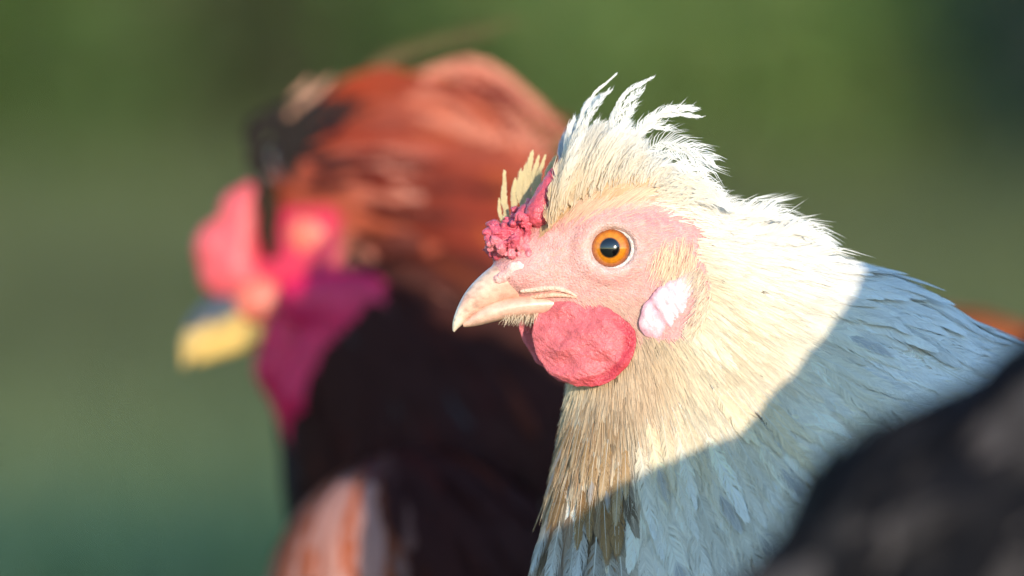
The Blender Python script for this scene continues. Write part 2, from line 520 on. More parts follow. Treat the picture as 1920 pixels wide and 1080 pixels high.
# meadow grass tones: shade close by painted in as bluish green, dry olive grass further back
near_shade = 1 - smoothstep(3.8, 6.6, gyy + (pat - .5) * 2)
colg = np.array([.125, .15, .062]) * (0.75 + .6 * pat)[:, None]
colg = colg * (1 - near_shade[:, None]) + np.array([.05, .115, .065]) * (0.8 + .4 * pat)[:, None] * near_shade[:, None]
P0 = np.stack([gx_, gyy, gx_ * 0 - .01], -1); d_ = np.stack([np.cos(an), np.sin(an), an * 0], -1)
P1 = P0 + d_ * (ln_ * hgt * .4)[:, None] + np.array([0, 0, 1]) * hgt[:, None] * .6
P2 = P0 + d_ * (ln_ * hgt)[:, None] + np.array([0, 0, 1]) * hgt[:, None]
sd_ = np.stack([-np.sin(an), np.cos(an), an * 0], -1) * .006
gv = np.stack([P0 - sd_, P0 + sd_, P1 - sd_ * .8, P1 + sd_ * .8, P2], 1).reshape(-1, 3)
b0 = np.arange(nb)[:, None] * 5
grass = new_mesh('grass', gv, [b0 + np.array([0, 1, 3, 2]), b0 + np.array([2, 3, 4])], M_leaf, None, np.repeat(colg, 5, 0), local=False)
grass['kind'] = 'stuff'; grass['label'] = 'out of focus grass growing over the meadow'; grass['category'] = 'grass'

def shrub(px, dist, wid, hgt, c, label, seed, n=7500, base=0.0):
    r_ = np.random.default_rng(seed)
    x = (px - 960) * S / D0 * dist; y = CAM[1] + dist
    t = thing('shrub', label, 'shrub', (x, y, 0), 'shrubs behind the birds')
    V, Q, T, off = [], [], [], 0
    lf = []
    for k in range(11):
        a = r_.uniform(0, 2 * np.pi); rr = wid * .5 * r_.random() ** .5
        tip = np.array([math.cos(a) * rr, math.sin(a) * rr * .7, hgt * r_.uniform(.6, 1.0)])
        pth = cat_curve([[tip[0] * .1, tip[1] * .1, -.02], [tip[0] * .45, tip[1] * .4, tip[2] * .5], tip], 7)
        v, q, t3 = tube(pth, np.linspace(.014, .003, 7), 6)
        V.append(v); Q.append(q + off); T.append(t3 + off); off += len(v); lf.append(pth)
    V = np.concatenate(V) + np.array([x, y, 0])
    new_mesh('stems', V, [np.concatenate(Q), np.concatenate(T)], M_bark, t, np.tile([.12, .09, .06], (len(V), 1)), local=False)
    lf = np.concatenate(lf)
    cen = lf[r_.integers(0, len(lf), n)] + r_.normal(size=(n, 3)) * np.array([wid * .13, wid * .11, hgt * .09])
    cen[:, 2] = np.abs(cen[:, 2]) + .01
    d1 = nrmz(r_.normal(size=(n, 3))); d2 = nrmz(np.cross(d1, r_.normal(size=(n, 3))))
    sz = r_.uniform(.018, .045, n)[:, None]
    lv = np.stack([cen - d1 * sz, cen + d2 * sz * .38 - d1 * sz * .1, cen + d1 * sz, cen - d2 * sz * .38 - d1 * sz * .1], 1)
    cc = np.array(c) * (0.75 + .5 * r_.random((n, 1))) * (1 + .15 * r_.normal(size=(n, 3)))
    o = new_mesh('foliage', lv.reshape(-1, 3) + np.array([x, y, 0]), [np.arange(n * 4).reshape(-1, 4)], M_leaf, t, np.repeat(np.clip(cc, .004, .5), 4, 0), local=False, smooth=False)
    o['kind'] = 'stuff'
    return t
shrub(-60, 13.2, 1.0, 1.25, (.085, .15, .035), 'mid green blurred shrub at the far left edge of the picture', 11)
shrub(370, 13.8, .95, 1.3, (.065, .085, .038), 'dark brownish blurred shrub behind the crest of the red rooster', 12)
shrub(870, 14.4, .95, 1.35, (.06, .15, .08), 'cool green blurred shrub behind the white hen crest', 13)
shrub(1330, 13.6, .95, .82, (.18, .29, .085), 'low olive green blurred shrub behind the white hen nape', 14)
shrub(1700, 13.2, .9, .74, (.19, .29, .085), 'low olive green blurred shrub above the back of the white hen', 15)
shrub(2160, 12.6, .85, 1.4, (.016, .045, .036), 'very dark blue green blurred shrub in the upper right corner', 16)
shrub(1400, 15.6, 1.2, 1.35, (.075, .16, .075), 'tall dark green shrub standing behind the low olive ones', 17)


# a far wood that closes the view behind the shrubs (one soft mass)
r2 = np.random.default_rng(55); nw = 26000
cx_ = r2.uniform(-7, 7, nw); cz_ = 4.2 * r2.random(nw) ** .9; cy_ = 24 + r2.normal(size=nw) * .8 + np.abs(cx_) * .15
clump = vnoise(np.stack([cx_, cy_ * .3, cz_], -1), .9, 14)
cen = np.stack([cx_, cy_ - 1.2 * clump, cz_ * (.8 + .4 * clump)], -1)
d1 = nrmz(r2.normal(size=(nw, 3))); d2 = nrmz(np.cross(d1, r2.normal(size=(nw, 3)))); sz = r2.uniform(.05, .12, nw)[:, None]
lv = np.stack([cen - d1 * sz, cen + d2 * sz * .45, cen + d1 * sz, cen - d2 * sz * .45], 1)
cw_ = .9 * np.array([.055, .13, .06]) * (.75 + .5 * r2.random((nw, 1)))
woods = new_mesh('woods', lv.reshape(-1, 3), [np.arange(nw * 4).reshape(-1, 4)], M_leaf, None, np.repeat(cw_, 4, 0), local=False, smooth=False)
woods['kind'] = 'stuff'; woods['label'] = 'soft green far wood closing the view behind the shrubs'; woods['category'] = 'woods'
# ------------------------------------------------------------------ the white hen
YAW = 0.17
def mid(px): return (px - 1150) * YAW if px < 1150 else (px - 1150) * 0.19
def hp(px, py, dw=0.0): return pt(px, py, mid(px) + dw)
EYE = (1147, 466)

A_ = hp(1185, 490); B_ = hp(1335, 672); C_ = hp(1515, 925); D_ = hp(1880, 1262)
HEAD = [(hp(1160, 478), (150, 150, 100)), (hp(1060, 490), (105, 92, 66)), (hp(1150, 400), (138, 88, 84)),
        (hp(1120, 575), (110, 62, 62)), (hp(1000, 516), (66, 40, 54)), (hp(965, 512), (40, 26, 45)), (hp(1240, 480), (120, 140, 104))]
eye_c = hp(EYE[0], EYE[1], -66)
def hen_head(P):
    P = np.asarray(P)
    d = ell(P, *HEAD[0])
    for h in HEAD[1:]: d = smin(d, ell(P, *h), 38)
    return d
def hen_sdf(P):
    P = np.asarray(P)
    d = hen_head(P)
    # brow and cheek swelling round the eye, then the socket
    q = P - eye_c.astype(P.dtype); rad = np.hypot(q[..., 0], q[..., 1] * 1.08)
    ring = np.hypot(rad - 56, (q[..., 2] + 16)) - 13
    d = smin(d, np.where(q[..., 2] < 40, ring, 200), 16)
    d = -smin(-d, ell(P, eye_c + np.array([0, 0, -36]), (44, 40, 38)), 8)
    d = smin(d, cone(P, A_, B_, 110, 236, .62), 60)
    d = smin(d, cone(P, B_, C_, 236, 436, .62), 60)
    d = smin(d, cone(P, C_, D_, 436, 615, .62), 80)
    d = smin(d, cone(P, B_, hp(1300, 1160), 240, 315, .62), 60)
    d = smin(d, ell(P, hp(2250, 1330), (680, 480, 400)), 120)
    d = smin(d, cone(P, hp(2600, 1150), hp(2950, 830), 260, 120, .5), 150)
    return d

hx = np.concatenate([np.arange(900, 1340, 4.0), np.arange(1340, 1700, 12.0), np.arange(1700, 3150, 24.0)]) - 960
hy = np.concatenate([-np.arange(520, 1420, 24.0)[::-1] - 0, -np.arange(170, 510, 12.0)[::-1], -np.arange(-250, 170, 4.0)[::-1]])
hz = np.concatenate([np.arange(-640, -150, 14.0), np.arange(-150, 150, 5.0), np.arange(150, 760, 20.0)])
HV, HF = nets(hen_sdf, hx, hy, hz)
hen_base = to_world(pt(2150, 1300, 140)); hen_base[2] = 0
hen = thing('hen', 'white and cream hen in sharp focus with pink face and orange eye', 'hen', hen_base)

# skin colours: pale round the eye, rosy behind it, cream where feathers cover it
hpx, hpy = to_px(HV)
de = np.hypot(hpx - EYE[0], (hpy - EYE[1]) * 1.05)
nz1 = vnoise(HV, 26, 1); nz2 = vnoise(HV, 9, 2)
col = np.tile(np.array([.68, .33, .315]), (len(HV), 1))
def blend(c, wt): 
    global col
    wt = np.clip(wt, 0, 1)[:, None]; col = col * (1 - wt) + np.array(c) * wt
blend((.72, .43, .415), (1 - smoothstep(20, 75, np.hypot(hpx - 1055, hpy - 490))) * .9)
blend((.72, .27, .29), (1 - smoothstep(20, 80, np.hypot((hpx - 1240) * .8, hpy - 398))) * .95)
blend((.72, .30, .31), (1 - smoothstep(15, 45, np.hypot((hpx - 1290), (hpy - 470) * .6))) * .8)
blend((.68, .36, .33), (1 - smoothstep(20, 70, np.hypot((hpx - 1150) * .5, hpy - 590))) * .8)
blend((.70, .33, .31), smoothstep(.5, .8, nz1) * .5)
blend((.72, .44, .41), smoothstep(.55, .85, nz2) * .45)
blend((.70, .54, .51), (1 - smoothstep(42, 60, de)) * .85)
blend((.85, .80, .72), smoothstep(1322, 1365, hpx)); blend((.85, .80, .72), smoothstep(640, 690, hpy)); 
blend((.80, .60, .46), (1 - smoothstep(345, 400, hpy + (nz1 - .5) * 60)) * .8)
new_mesh('body', HV, [HF], M_skin, hen, col)

# eyes: iris with dark rim, pupil, eyelid
def cap(c, axis, R, rmax, n=18, na=64, oy=1.0):
    axis = nrmz(np.array(axis, float)); a = nrmz(np.cross(axis, [0, 1.0, 0])); b = np.cross(axis, a)
    V = []; rr = []
    for i in range(n + 1):
        rad = rmax * i / n; h = math.sqrt(max(R * R - rad * rad, 0))
        for k in range(na):
            t = 2 * math.pi * k / na
            V.append(c + axis * h + rad * (math.cos(t) * a + math.sin(t) * b * oy)); rr.append(i / n)
    q = [(i * na + k, (i + 1) * na + k, (i + 1) * na + (k + 1) % na, i * na + (k + 1) % na) for i in range(n) for k in range(na)]
    return np.array(V), np.array(q), np.array(rr)
for sgn in (-1, 1):
    cc_ = hp(EYE[0], EYE[1], sgn * 60) if sgn < 0 else hp(EYE[0] - 30, EYE[1], 62)
    ax = (-.10, .03, -1) if sgn < 0 else (-.35, .03, 1)
    v, q, rr = cap(cc_, ax, 44, 41)
    ring_ = np.clip((rr * 41) / 35, 0, 1.3)
    c1 = np.array([.60, .20, .008]); c2 = np.array([.36, .085, .005]); c3 = np.array([.03, .015, .01])
    k1 = smoothstep(.72, .95, ring_)[:, None]; k2 = smoothstep(.95, 1.03, ring_)[:, None]
    ang_ = np.tile(np.arange(64), 19); st = (hash3(ang_, ang_ * 0, ang_ * 0, 5) - .5)[:, None] * .25 + 1
    ce = (c1 * (1 - k1) + c2 * k1) * st * (1 - k2) + c3 * k2
    k0 = (1 - smoothstep(.50, .58, ring_))[:, None]; ce = ce * (1 - k0) + c3 * k0
    eye = new_mesh('eye', v, [q], M_eye, hen, ce)
    v, q, rr = cap(cc_, ax, 44.8, 17.5, 8, 48)
    new_mesh('pupil', v, [q], M_eye, eye, np.tile([.003, .003, .004], (len(v), 1)))
    # eyelid: a soft rim with a pointed front corner
    a_ = np.linspace(0, 2 * np.pi, 80, endpoint=False)
    axn = nrmz(np.array(ax, float)); e1 = nrmz(np.cross(axn, [0, 1.0, 0])); e2 = np.cross(axn, e1)
    if e2[1] < 0: e2 = -e2
    if e1[0] < 0: e1 = -e1
    V = []; ns = 10
    for t in a_:
        rx = 38.5 + (3.5 if math.cos(t) < 0 else 0) * abs(math.cos(t)) ** 8; ry = 34.5 - 1.5 * max(0, math.sin(t))
        p = cc_ + axn * 24 + e1 * rx * math.cos(t) + e2 * ry * math.sin(t)
        out = nrmz(e1 * math.cos(t) + e2 * math.sin(t))
        for k in range(ns):
            u_ = 2 * math.pi * k / ns
            V.append(p + out * (5.0 + 6.5 * math.cos(u_)) + axn * (4.5 * math.sin(u_) - 2.0))
    q = [(i * ns + k, ((i + 1) % 80) * ns + k, ((i + 1) % 80) * ns + (k + 1) % ns, i * ns + (k + 1) % ns) for i in range(80) for k in range(ns)]
    V = np.array(V); V = V + axn * ((vnoise(V, 7, 4) - .5) * 2.5)[:, None]
    new_mesh('eyelid', V, [np.array(q)], M_skin, eye, np.tile([.76, .66, .64], (len(V), 1)) * (.92 + .16 * vnoise(V, 5, 8))[:, None])

# beak
def stp(tx, ty, bx, by, hw): return (hp(tx, ty), hp(bx, by), hw)
up_st = respline([stp(990, 470, 1078, 556, 50), stp(950, 482, 1020, 553, 47), stp(918, 502, 975, 560, 42), stp(893, 524, 935, 569, 35), stp(874, 546, 905, 581, 28),
                  stp(861, 569, 884, 595, 21), stp(852, 592, 868, 608, 13.5), stp(848.5, 609, 858, 616.5, 7.5), stp(848.5, 620, 852, 623, 2.2)], 40)
v, q, t3 = loft(up_st, 28, 2.1)
bx_, by_ = to_px(v)
tipw = (1 - smoothstep(850, 882, bx_ + (600 - by_) * .3))[:, None]
cb_ = np.array([.74, .44, .34]) * (1 - tipw) + np.array([.80, .68, .54]) * tipw
sb = smoothstep(.35, .75, vnoise(v * np.array([.5, 1, 1]), 22, 6))[:, None] * .55
cb_ = cb_ * (1 - sb) + np.array([.80, .64, .50]) * sb
v[:, 2] += (vnoise(v, 14, 3) - .5) * 2
gl = vnoise(np.stack([(bx_ * .75 - by_ * .65) * 1.0, by_ * .12, bx_ * 0], -1), 5, 9); cb_ = cb_ * (.88 + .2 * gl)[:, None]
dirt = smoothstep(.66, .8, vnoise(v, 6, 19)) * (1 - smoothstep(930, 970, bx_)); cb_ = cb_ * (1 - .3 * dirt)[:, None]
beak = new_mesh('upper_beak', v, [q, t3], M_horn, hen, cb_)
lo_st = respline([stp(1075, 548, 1060, 592, 47), stp(1020, 546, 1000, 594, 44.5), stp(975, 552, 958, 597, 39), stp(935, 561, 925, 604, 32), stp(905, 573, 900, 610, 25), stp(884, 590, 882, 613, 17), stp(867, 604, 869, 613.5, 7)], 30)
v, q, t3 = loft(lo_st, 24, 2.1)
new_mesh('lower_beak', v, [q, t3], M_horn, hen, np.array([.75, .46, .36]) * (0.9 + .2 * vnoise(v, 16, 2))[:, None])
# soft yellow-pink edge of the gape, running back to the corner of the mouth
for k, (ys, c_, rr_) in enumerate((((546, 543, 540, 545, 556), (.80, .52, .42), 5.5), ((560, 556, 553, 554, 558), (.78, .46, .35), 5.0))):
    pth = surf(hen_head, np.array([975, 1005, 1035, 1060, 1082]), np.array(ys)); pth = cat_curve(pth, 18) + np.array([0, 0, -1.0])
    v, q, t3 = tube(pth, rr_ * np.sin(np.linspace(.5, 3.0, 18)) ** .6, 10)
    new_mesh('mouth_edge', v, [q, t3], M_skin, beak, np.tile(c_, (len(v), 1)))
# nostril flap
def nost(P):
    d = cone(P, hp(934, 524, -36), hp(974, 503, -46), 10, 13, .8)
    d = smin(d, cone(P, hp(960, 500, -44), hp(982, 500, -46), 8, 7, .8), 8)
    d = d + (vnoise(P, 7, 3) - .5) * 3
    return -smin(-d, cone(P, hp(950, 527, -48), hp(984, 512, -58), 3, 5), 2)
o_ = hp(958, 512, -40)
v, q = nets(nost, o_[0] + np.arange(-50, 50, 1.6), o_[1] + np.arange(-34, 34, 1.6), o_[2] + np.arange(-30, 30, 1.6))
nx_, ny_ = to_px(v)
kk = smoothstep(945, 975, nx_)[:, None] * (1 - smoothstep(500, 518, ny_))[:, None]
sx = (nx_ - 967) * .93 + (ny_ - 519) * -.36; sy = (nx_ - 967) * .36 + (ny_ - 519) * .93
slit = (np.exp(-(sy / 3.2) ** 2) * (1 - smoothstep(12, 19, np.abs(sx))))[:, None]  # slit is shallow, so the dark of the opening is painted in
cn_ = np.array([.76, .43, .40]) * (1 - kk) + np.array([.80, .68, .62]) * kk
new_mesh('nostril', v, [q], M_skin, beak, cn_ * (1 - slit) + np.array([.20, .07, .06]) * slit)

# comb: a rough cushion of many small knobs, with a smooth ridge behind it
rc = np.random.default_rng(21)
comb_poly = [(916, 470), (916, 440), (930, 420), (950, 405), (975, 392), (998, 378), (1004, 410), (1000, 450), (996, 484), (960, 486), (935, 494), (922, 490)]
kn = []
while len(kn) < 70:
    x, y = rc.uniform(908, 1008), rc.uniform(370, 500)
    if not in_poly(np.array([x]), np.array([y]), comb_poly)[0]: continue
    hwid = 48 * math.sqrt(max(.15, 1 - ((x - 965) / 75) ** 2))
    kn.append(np.r_[hp(x, y, rc.uniform(-1, 1) * hwid), rc.uniform(8.0, 13.0)])
kn = np.array(kn)
big = [(hp(962, 452), (38, 36, 34)), (hp(940, 462), (22, 30, 26)), (hp(985, 420), (20, 38, 28)), (hp(985, 465), (22, 30, 40))]
def comb_sdf(P):
    P = np.asarray(P)
    d = ell(P, *big[0])
    for b_ in big[1:]: d = smin(d, ell(P, *b_), 10)
    for k_ in kn:
        dk = np.linalg.norm(P - k_[:3].astype(P.dtype), axis=-1) - k_[3]
        d = smin(d, dk, 6)
    return d + 5.5 - 10 * np.abs(2 * vnoise(P, 15, 3) - 1) ** .8 - 4 * np.abs(2 * vnoise(P, 6, 8) - 1)
o_ = hp(962, 435)
v, q = nets(comb_sdf, o_[0] + np.arange(-64, 62, 2.0), o_[1] + np.arange(-76, 80, 2.0), o_[2] + np.arange(-66, 66, 2.2), project=1)
g = vnoise(v, 13, 7)
comb = new_mesh('comb', v, [q], M_comb, hen, np.array([.62, .10, .15]) * (0.7 + .6 * g)[:, None] + np.array([.12, .12, .11]) * smoothstep(.55, .8, vnoise(v, 22, 5))[:, None])
def ridge(P):
    d = cone(P, hp(1008, 400, -34), hp(1044, 332, -30), 24, 19, 1.1)
    d = smin(d, ell(P, hp(1022, 400), (24, 60, 38)), 14)
    return d + (vnoise(P, 6, 3) - .5) * 3.2
o_ = hp(1030, 365)
v, q = nets(ridge, o_[0] + np.arange(-50, 54, 2.2), o_[1] + np.arange(-110, 74, 2.2), o_[2] + np.arange(-76, 56, 2.2), project=1)
new_mesh('comb_ridge', v, [q], M_comb, comb, np.array([.62, .09, .13]) * (0.75 + .5 * vnoise(v, 11, 7))[:, None])

# wattles
wc = np.array([1096., 645.])
near_out = [(1046, 552), (1026, 564), (1004, 592), (998, 625), (1003, 655), (1018, 685), (1045, 710), (1075, 722), (1110, 725), (1145, 715), (1170, 695), (1188, 665), (1194, 637), (1186, 614), (1165, 596), (1130, 575), (1085, 558)]
def wbump(x, y, p, A):
    pts = np.stack([x * .9, y * 1.3, x * 0], -1)
    xr, yr = x * .86 + y * .5, -x * .5 + y * .86
    b = (vnoise(np.stack([xr / 2.4, yr, x * 0], -1), 3.6, 1) - .5) * 2.4 + (vnoise(pts, 5, 5) - .5) * 1.4 + (vnoise(pts, 34, 2) - .5) * 16
    # crease parallel to the rim on the right: the flap folds there
    sd = smoothstep(-1.3, -.1, A) * (1 - smoothstep(.9, 2.4, A))
    rim = smoothstep(.74, .80, p) * (1 - smoothstep(.80, .97, p))
    return b * (1 - .6 * smoothstep(.9, 1, p)) + sd * rim * 2.5
wn = surf(hen_head, [1096], [585])[0]; wq = surf(hen_sdf, [1188], [672])[0]; wtilt = (wq[2] - 9 - (wn[2] - 10)) / 92
v, q, info = lobe(near_out, wc, wn[2] - 9, (wtilt, -.10), 12, 8, 84, 260, wbump)
p_, a_ = info[:, 0], info[:, 1]
sdm = (smoothstep(-1.3, -.1, a_) * (1 - smoothstep(.9, 2.4, a_)) * smoothstep(.72, .82, p_))[:, None]
cw = np.array([.62, .14, .16]) * (.78 + .25 * vnoise(v, 18, 4) + .22 * vnoise(v, 5, 14))[:, None]
cw = cw * (1 - sdm) + np.array([.54, .055, .08]) * sdm
wattle = new_mesh('wattle', v, [q], M_wattle, hen, cw)
far_out = [(1010, 560), (985, 580), (972, 604), (978, 632), (990, 650), (1000, 672), (1024, 692), (1050, 715), (1090, 722), (1130, 705), (1150, 670), (1150, 620), (1120, 580), (1060, 558)]
v, q, info = lobe(far_out, np.array([1058., 640.]), 22, (.1, .04), -14, 14, 24, 110, lambda x, y, p, A: (vnoise(np.stack([x, y, x * 0], -1), 7, 3) - .5) * 4)
new_mesh('wattle', v, [q], M_wattle, hen, np.array([.70, .17, .22]) * (.86 + .3 * vnoise(v, 18, 4))[:, None])

# ear lobes
def lbump(x, y, p, A):
    s_ = (x - 1255) * .55 + (y - 580) * .84; t_ = (x - 1255) * -.84 + (y - 580) * .55
    fold = np.exp(-((t_ - 22) / 5.0) ** 2) * 4 * smoothstep(-60, -20, s_)
    return fold + (vnoise(np.stack([s_ * .6, t_ * 1.6, x * 0], -1), 9, 6) - .5) * 5 * (1 - .4 * p) + (vnoise(np.stack([s_, t_, x * 0], -1), 4.5, 8) - .5) * 1.2
lob_out = [(1298, 508), (1311, 530), (1315, 552), (1305, 590), (1280, 621), (1247, 639), (1216, 634), (1198, 615), (1202, 588), (1218, 560), (1238, 540), (1268, 524)]
wn = surf(hen_sdf, [1250], [580])[0]
v, q, info = lobe(lob_out, np.array([1256., 577.]), wn[2] + 4, (.12, .0), 8, 10, 60, 180, lbump)
lx, ly = to_px(v); t_ = (lx - 1255) * -.84 + (ly - 580) * .55
pk = np.clip(smoothstep(.80, 1.0, info[:, 0]) * .8 + np.exp(-((t_ - 22) / 7) ** 2) * .75 + smoothstep(600, 630, ly) * .5 + smoothstep(.6, .8, vnoise(v, 10, 3)) * .3, 0, .9)[:, None]
new_mesh('earlobe', v, [q], M_lobe, hen, np.array([.64, .55, .60]) * (1 - pk) + np.array([.68, .34, .41]) * pk)
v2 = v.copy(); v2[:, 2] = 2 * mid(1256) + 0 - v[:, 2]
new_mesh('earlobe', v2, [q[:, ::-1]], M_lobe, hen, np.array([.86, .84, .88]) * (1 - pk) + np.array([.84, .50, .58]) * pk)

# ---- plumage
FC = pt(1150, 470)
def hen_field(P):
    d = P - FC; d[..., 2] *= .55
    d = nrmz(d)
    back = smoothstep(400, 1100, P[..., 0])[..., None]
    d = d * (1 - .6 * back) + np.array([1.0, -.12, .12]) * .6 * back
    return d + np.array([.05, -.12, 0])
bare = [(1000, 470), (1035, 425), (1090, 398), (1180, 378), (1245, 362), (1288, 395), (1300, 450), (1318, 505), (1322, 560), (1300, 600), (1262, 632), (1215, 632), (1196, 640), (1160, 660), (1110, 690), (1060, 690), (1000, 600), (925, 600), (925, 500)]
def rad_of(P):
    d = P - FC; return np.sqrt(d[..., 0] ** 2 + d[..., 1] ** 2 + .35 * d[..., 2] ** 2)
def fea_len(P): return np.interp(rad_of(P), [120, 180, 240, 320, 450, 700, 1200], [26, 42, 66, 108, 170, 270, 420])
def in_face(P):
    x, y = to_px(P); j = (vnoise(P, 16, 31) - .5) * 34; k = (vnoise(P, 16, 32) - .5) * 34
    return in_poly(x + j, y + k, bare)
def above_brow(P):
    x, y = to_px(P); j = (vnoise(P, 14, 33) - .5) * 40
    return in_poly(x + j, y + j, [(880, 180), (1330, 180), (1318, 330), (1285, 400), (1240, 400), (1100, 440), (1010, 510), (880, 510)])
def dens(P):
    L = fea_len(P); g = grad(hen_sdf, P, 4)
    d = np.interp(rad_of(P), [250, 420], [14.0, 6.5]) / (L * L * .24)
    d = np.where(g[:, 2] > .25, d * .25, d)
    d = np.where(rad_of(P) > 1050, d * .5, d)
    d = np.where(in_face(P) | above_brow(P), 0, d)
    x, y = to_px(P); d = np.where((x < 1000) & (y < 640), 0, d)
    return d
def hen_colours(P, r_):
    x, y = to_px(P); n = len(P)
    c = np.tile([.86, .76, .59], (n, 1)); tip = np.tile([.89, .82, .68], (n, 1))
    def mixin(c, col, wt): wt = np.clip(wt, 0, 1)[:, None]; return c * (1 - wt) + np.array(col) * wt
    top = smoothstep(-60, 120, (x - 1250) * .45 - (y - 470))     # nape and back are whiter
    c = mixin(c, (.88, .84, .78), top); tip = mixin(tip, (.90, .88, .84), top)
    far_ = smoothstep(300, 500, rad_of(P)); tip = mixin(tip, (.90, .90, .90), far_ * .9); c = mixin(c, (.87, .85, .81), far_ * .8)
    thr = (1 - smoothstep(40, 110, np.hypot((x - 1185) * .9, (y - 690) * .8))); c = mixin(c, (.62, .42, .26), thr * .7); tip = mixin(tip, (.72, .52, .34), thr * .7)
    br = (1 - smoothstep(1150, 1215, x + (r_.random(n) - .5) * 40)) * smoothstep(700, 780, y)  # brown breast
    pick = r_.random(n)
    brown = np.where((pick < .5)[:, None], [.32, .16, .06], np.where((pick < .78)[:, None], [.56, .38, .20], [.17, .12, .085]))
    c = c * (1 - br[:, None] * .85) + brown * br[:, None] * .85
    low = smoothstep(930, 1010, y)
    tipb = np.where((pick < .45)[:, None], [.46, .28, .13], np.where((pick < .8)[:, None], [.80, .70, .54], [.26, .19, .14])); kb = (br * .85 * (1 - low))[:, None]; tip = tip * (1 - kb) + tipb * kb; tip = mixin(tip, (.62, .64, .66), br * low)
    tan = smoothstep(.52, .75, vnoise(P, 70, 12)); c = mixin(c, (.72, .55, .34), tan * .32 * (1 - top)); tip = mixin(tip, (.80, .65, .44), tan * .3 * (1 - top))
    k = (1 + .06 * r_.normal(size=(n, 1)))
    return c * k, tip * k

rf = np.random.default_rng(5)
P = sample_surface(HV, HF, None, rf, dens)
P = P[~(in_face(P) | above_brow(P))]
L = fea_len(P) * rf.uniform(.8, 1.25, len(P))
C, N = grow(hen_sdf, P, hen_field, L, 7, 1.0, np.interp(rad_of(P), [250, 450, 700], [3.5, 7, 13]), .13, rf, curl=.5)
# lift longer at the fluffed nape
x_, y_ = to_px(P)
nape = smoothstep(0, 90, (x_ - 1280) * .62 - (y_ - 480)) * (x_ < 1640)
lf = (nape * rf.uniform(0, 1, len(P)) ** 2 * .10)[:, None] * L[:, None] * (np.linspace(0, 1, 7) ** 1.6)[None]
C = C + N * lf[..., None]
ca, cb2 = hen_colours(P, rf)
big_ = L > 150
parts = []
dashes = (rf.random(len(P)) < np.where((x_ < 1190) & (y_ > 760), .25, .012)).astype(float)
rr_ = rad_of(P)
for msk, B, pr, lo in ((L <= 70, 22, prof_lance, .16), ((L > 70) & (L <= 150), 34, prof_lance, .11), (big_, 56, prof_lance, .08)):
    if msk.sum() == 0: continue
    hw = L[msk] * np.interp(rr_[msk], [150, 300, 500, 900], [.17, .145, .145, .18])
    parts.append(feathers(C[msk], N[msk], hw, B, pr, ca[msk], cb2[msk], lo, (.8, .28), 1.15, .05, .8, dash=(dashes[msk], np.array([.16, .11, .07]), .5, .7), cup=.02, r=rf))
feather_obj('plumage', parts, M_fea, hen)
print('hen feathers', len(P), sum(len(p[1]) * 2 + len(p[2]) for p in parts))

# single hackles at the lower edge of the neck and breast: each a part
hero = []
def rows(n, x0, y0, x1, y1, L0, L1, hwf, ca_, cb_, r_, gray=0.0, jit=.12, lift=11):
    t = (np.arange(n) + .5) / n + r_.normal(size=n) * .25 / n
    px_, py_ = x0 + (x1 - x0) * t, y0 + (y1 - y0) * t + r_.normal(size=n) * 16
    P = surf(hen_sdf, px_, py_); L = L0 + (L1 - L0) * r_.random(n)
    C, N = grow(hen_sdf, P, hen_field, L, 9, 6, lift, jit, r_)
    for i in range(n):
        k = 1 + .08 * r_.normal()
        dark = (np.array([.75 * float(r_.random() < gray)]), np.array([.40, .40, .44]), .6, .95)
        f_ = feathers(C[i:i + 1], N[i:i + 1], np.array([L[i] * hwf]), 60, prof_lance, np.array([ca_]) * k, np.array([cb_]) * k, .17, (.75, .3), .9, .05, .8,
                      rach_col=np.array([.80, .78, .72]), dash=dark, r=r_, cup=.03)
        feather_obj('feather', [f_], M_fea, hen, False)
rh = np.random.default_rng(31)
rows(12, 1190, 840, 1480, 800, 150, 200, .14, (.84, .76, .60), (.90, .90, .90), rh, .2)
rows(9, 1200, 790, 1440, 720, 120, 170, .12, (.84, .71, .50), (.88, .80, .64), rh, .1)
rows(9, 1060, 800, 1180, 860, 70, 120, .15, (.46, .28, .13), (.66, .50, .32), rh, .2)
rows(8, 1030, 880, 1180, 930, 90, 130, .16, (.34, .19, .08), (.50, .32, .16), rh, .1)
rows(8, 1010, 960, 1180, 1010, 110, 150, .22, (.50, .42, .34), (.84, .85, .86), rh, .0)
rows(12, 1230, 930, 1600, 900, 190, 260, .16, (.74, .70, .62), (.90, .90, .90), rh, .1)
rows(12, 1560, 620, 1700, 860, 200, 280, .14, (.87, .85, .82), (.90, .90, .90), rh, .15)
rows(9, 1680, 600, 1800, 760, 220, 300, .15, (.88, .87, .85), (.90, .90, .90), rh, .1)
rows(10, 1480, 560, 1560, 760, 170, 230, .13, (.84, .78, .64), (.88, .86, .82), rh, .1)

# fine loose barbs lying over the neck
P = sample_surface(HV, HF, 3500, rf, lambda P: np.where(in_face(P) | above_brow(P) | (rad_of(P) > 430) | (grad(hen_sdf, P, 4)[:, 2] > .2), 0, 1.0 / (60 + rad_of(P))))
P = P[~(in_face(P) | above_brow(P))]
x_, y_ = to_px(P); P = P[~((x_ < 1000) & (y_ < 640))]
L = fea_len(P) * rf.uniform(.3, .75, len(P))
C, N = grow(hen_sdf, P, hen_field, L, 5, 4.0, 7.0, .16, rf)
ca, cb2 = hen_colours(P, rf); kk = rf.uniform(.8, 1.1, (len(P), 1))
feather_obj('loose_barbs', [hairs(C, rf.uniform(.8, 1.7, len(P)), ca * kk, cb2 * kk)], M_fea, hen)

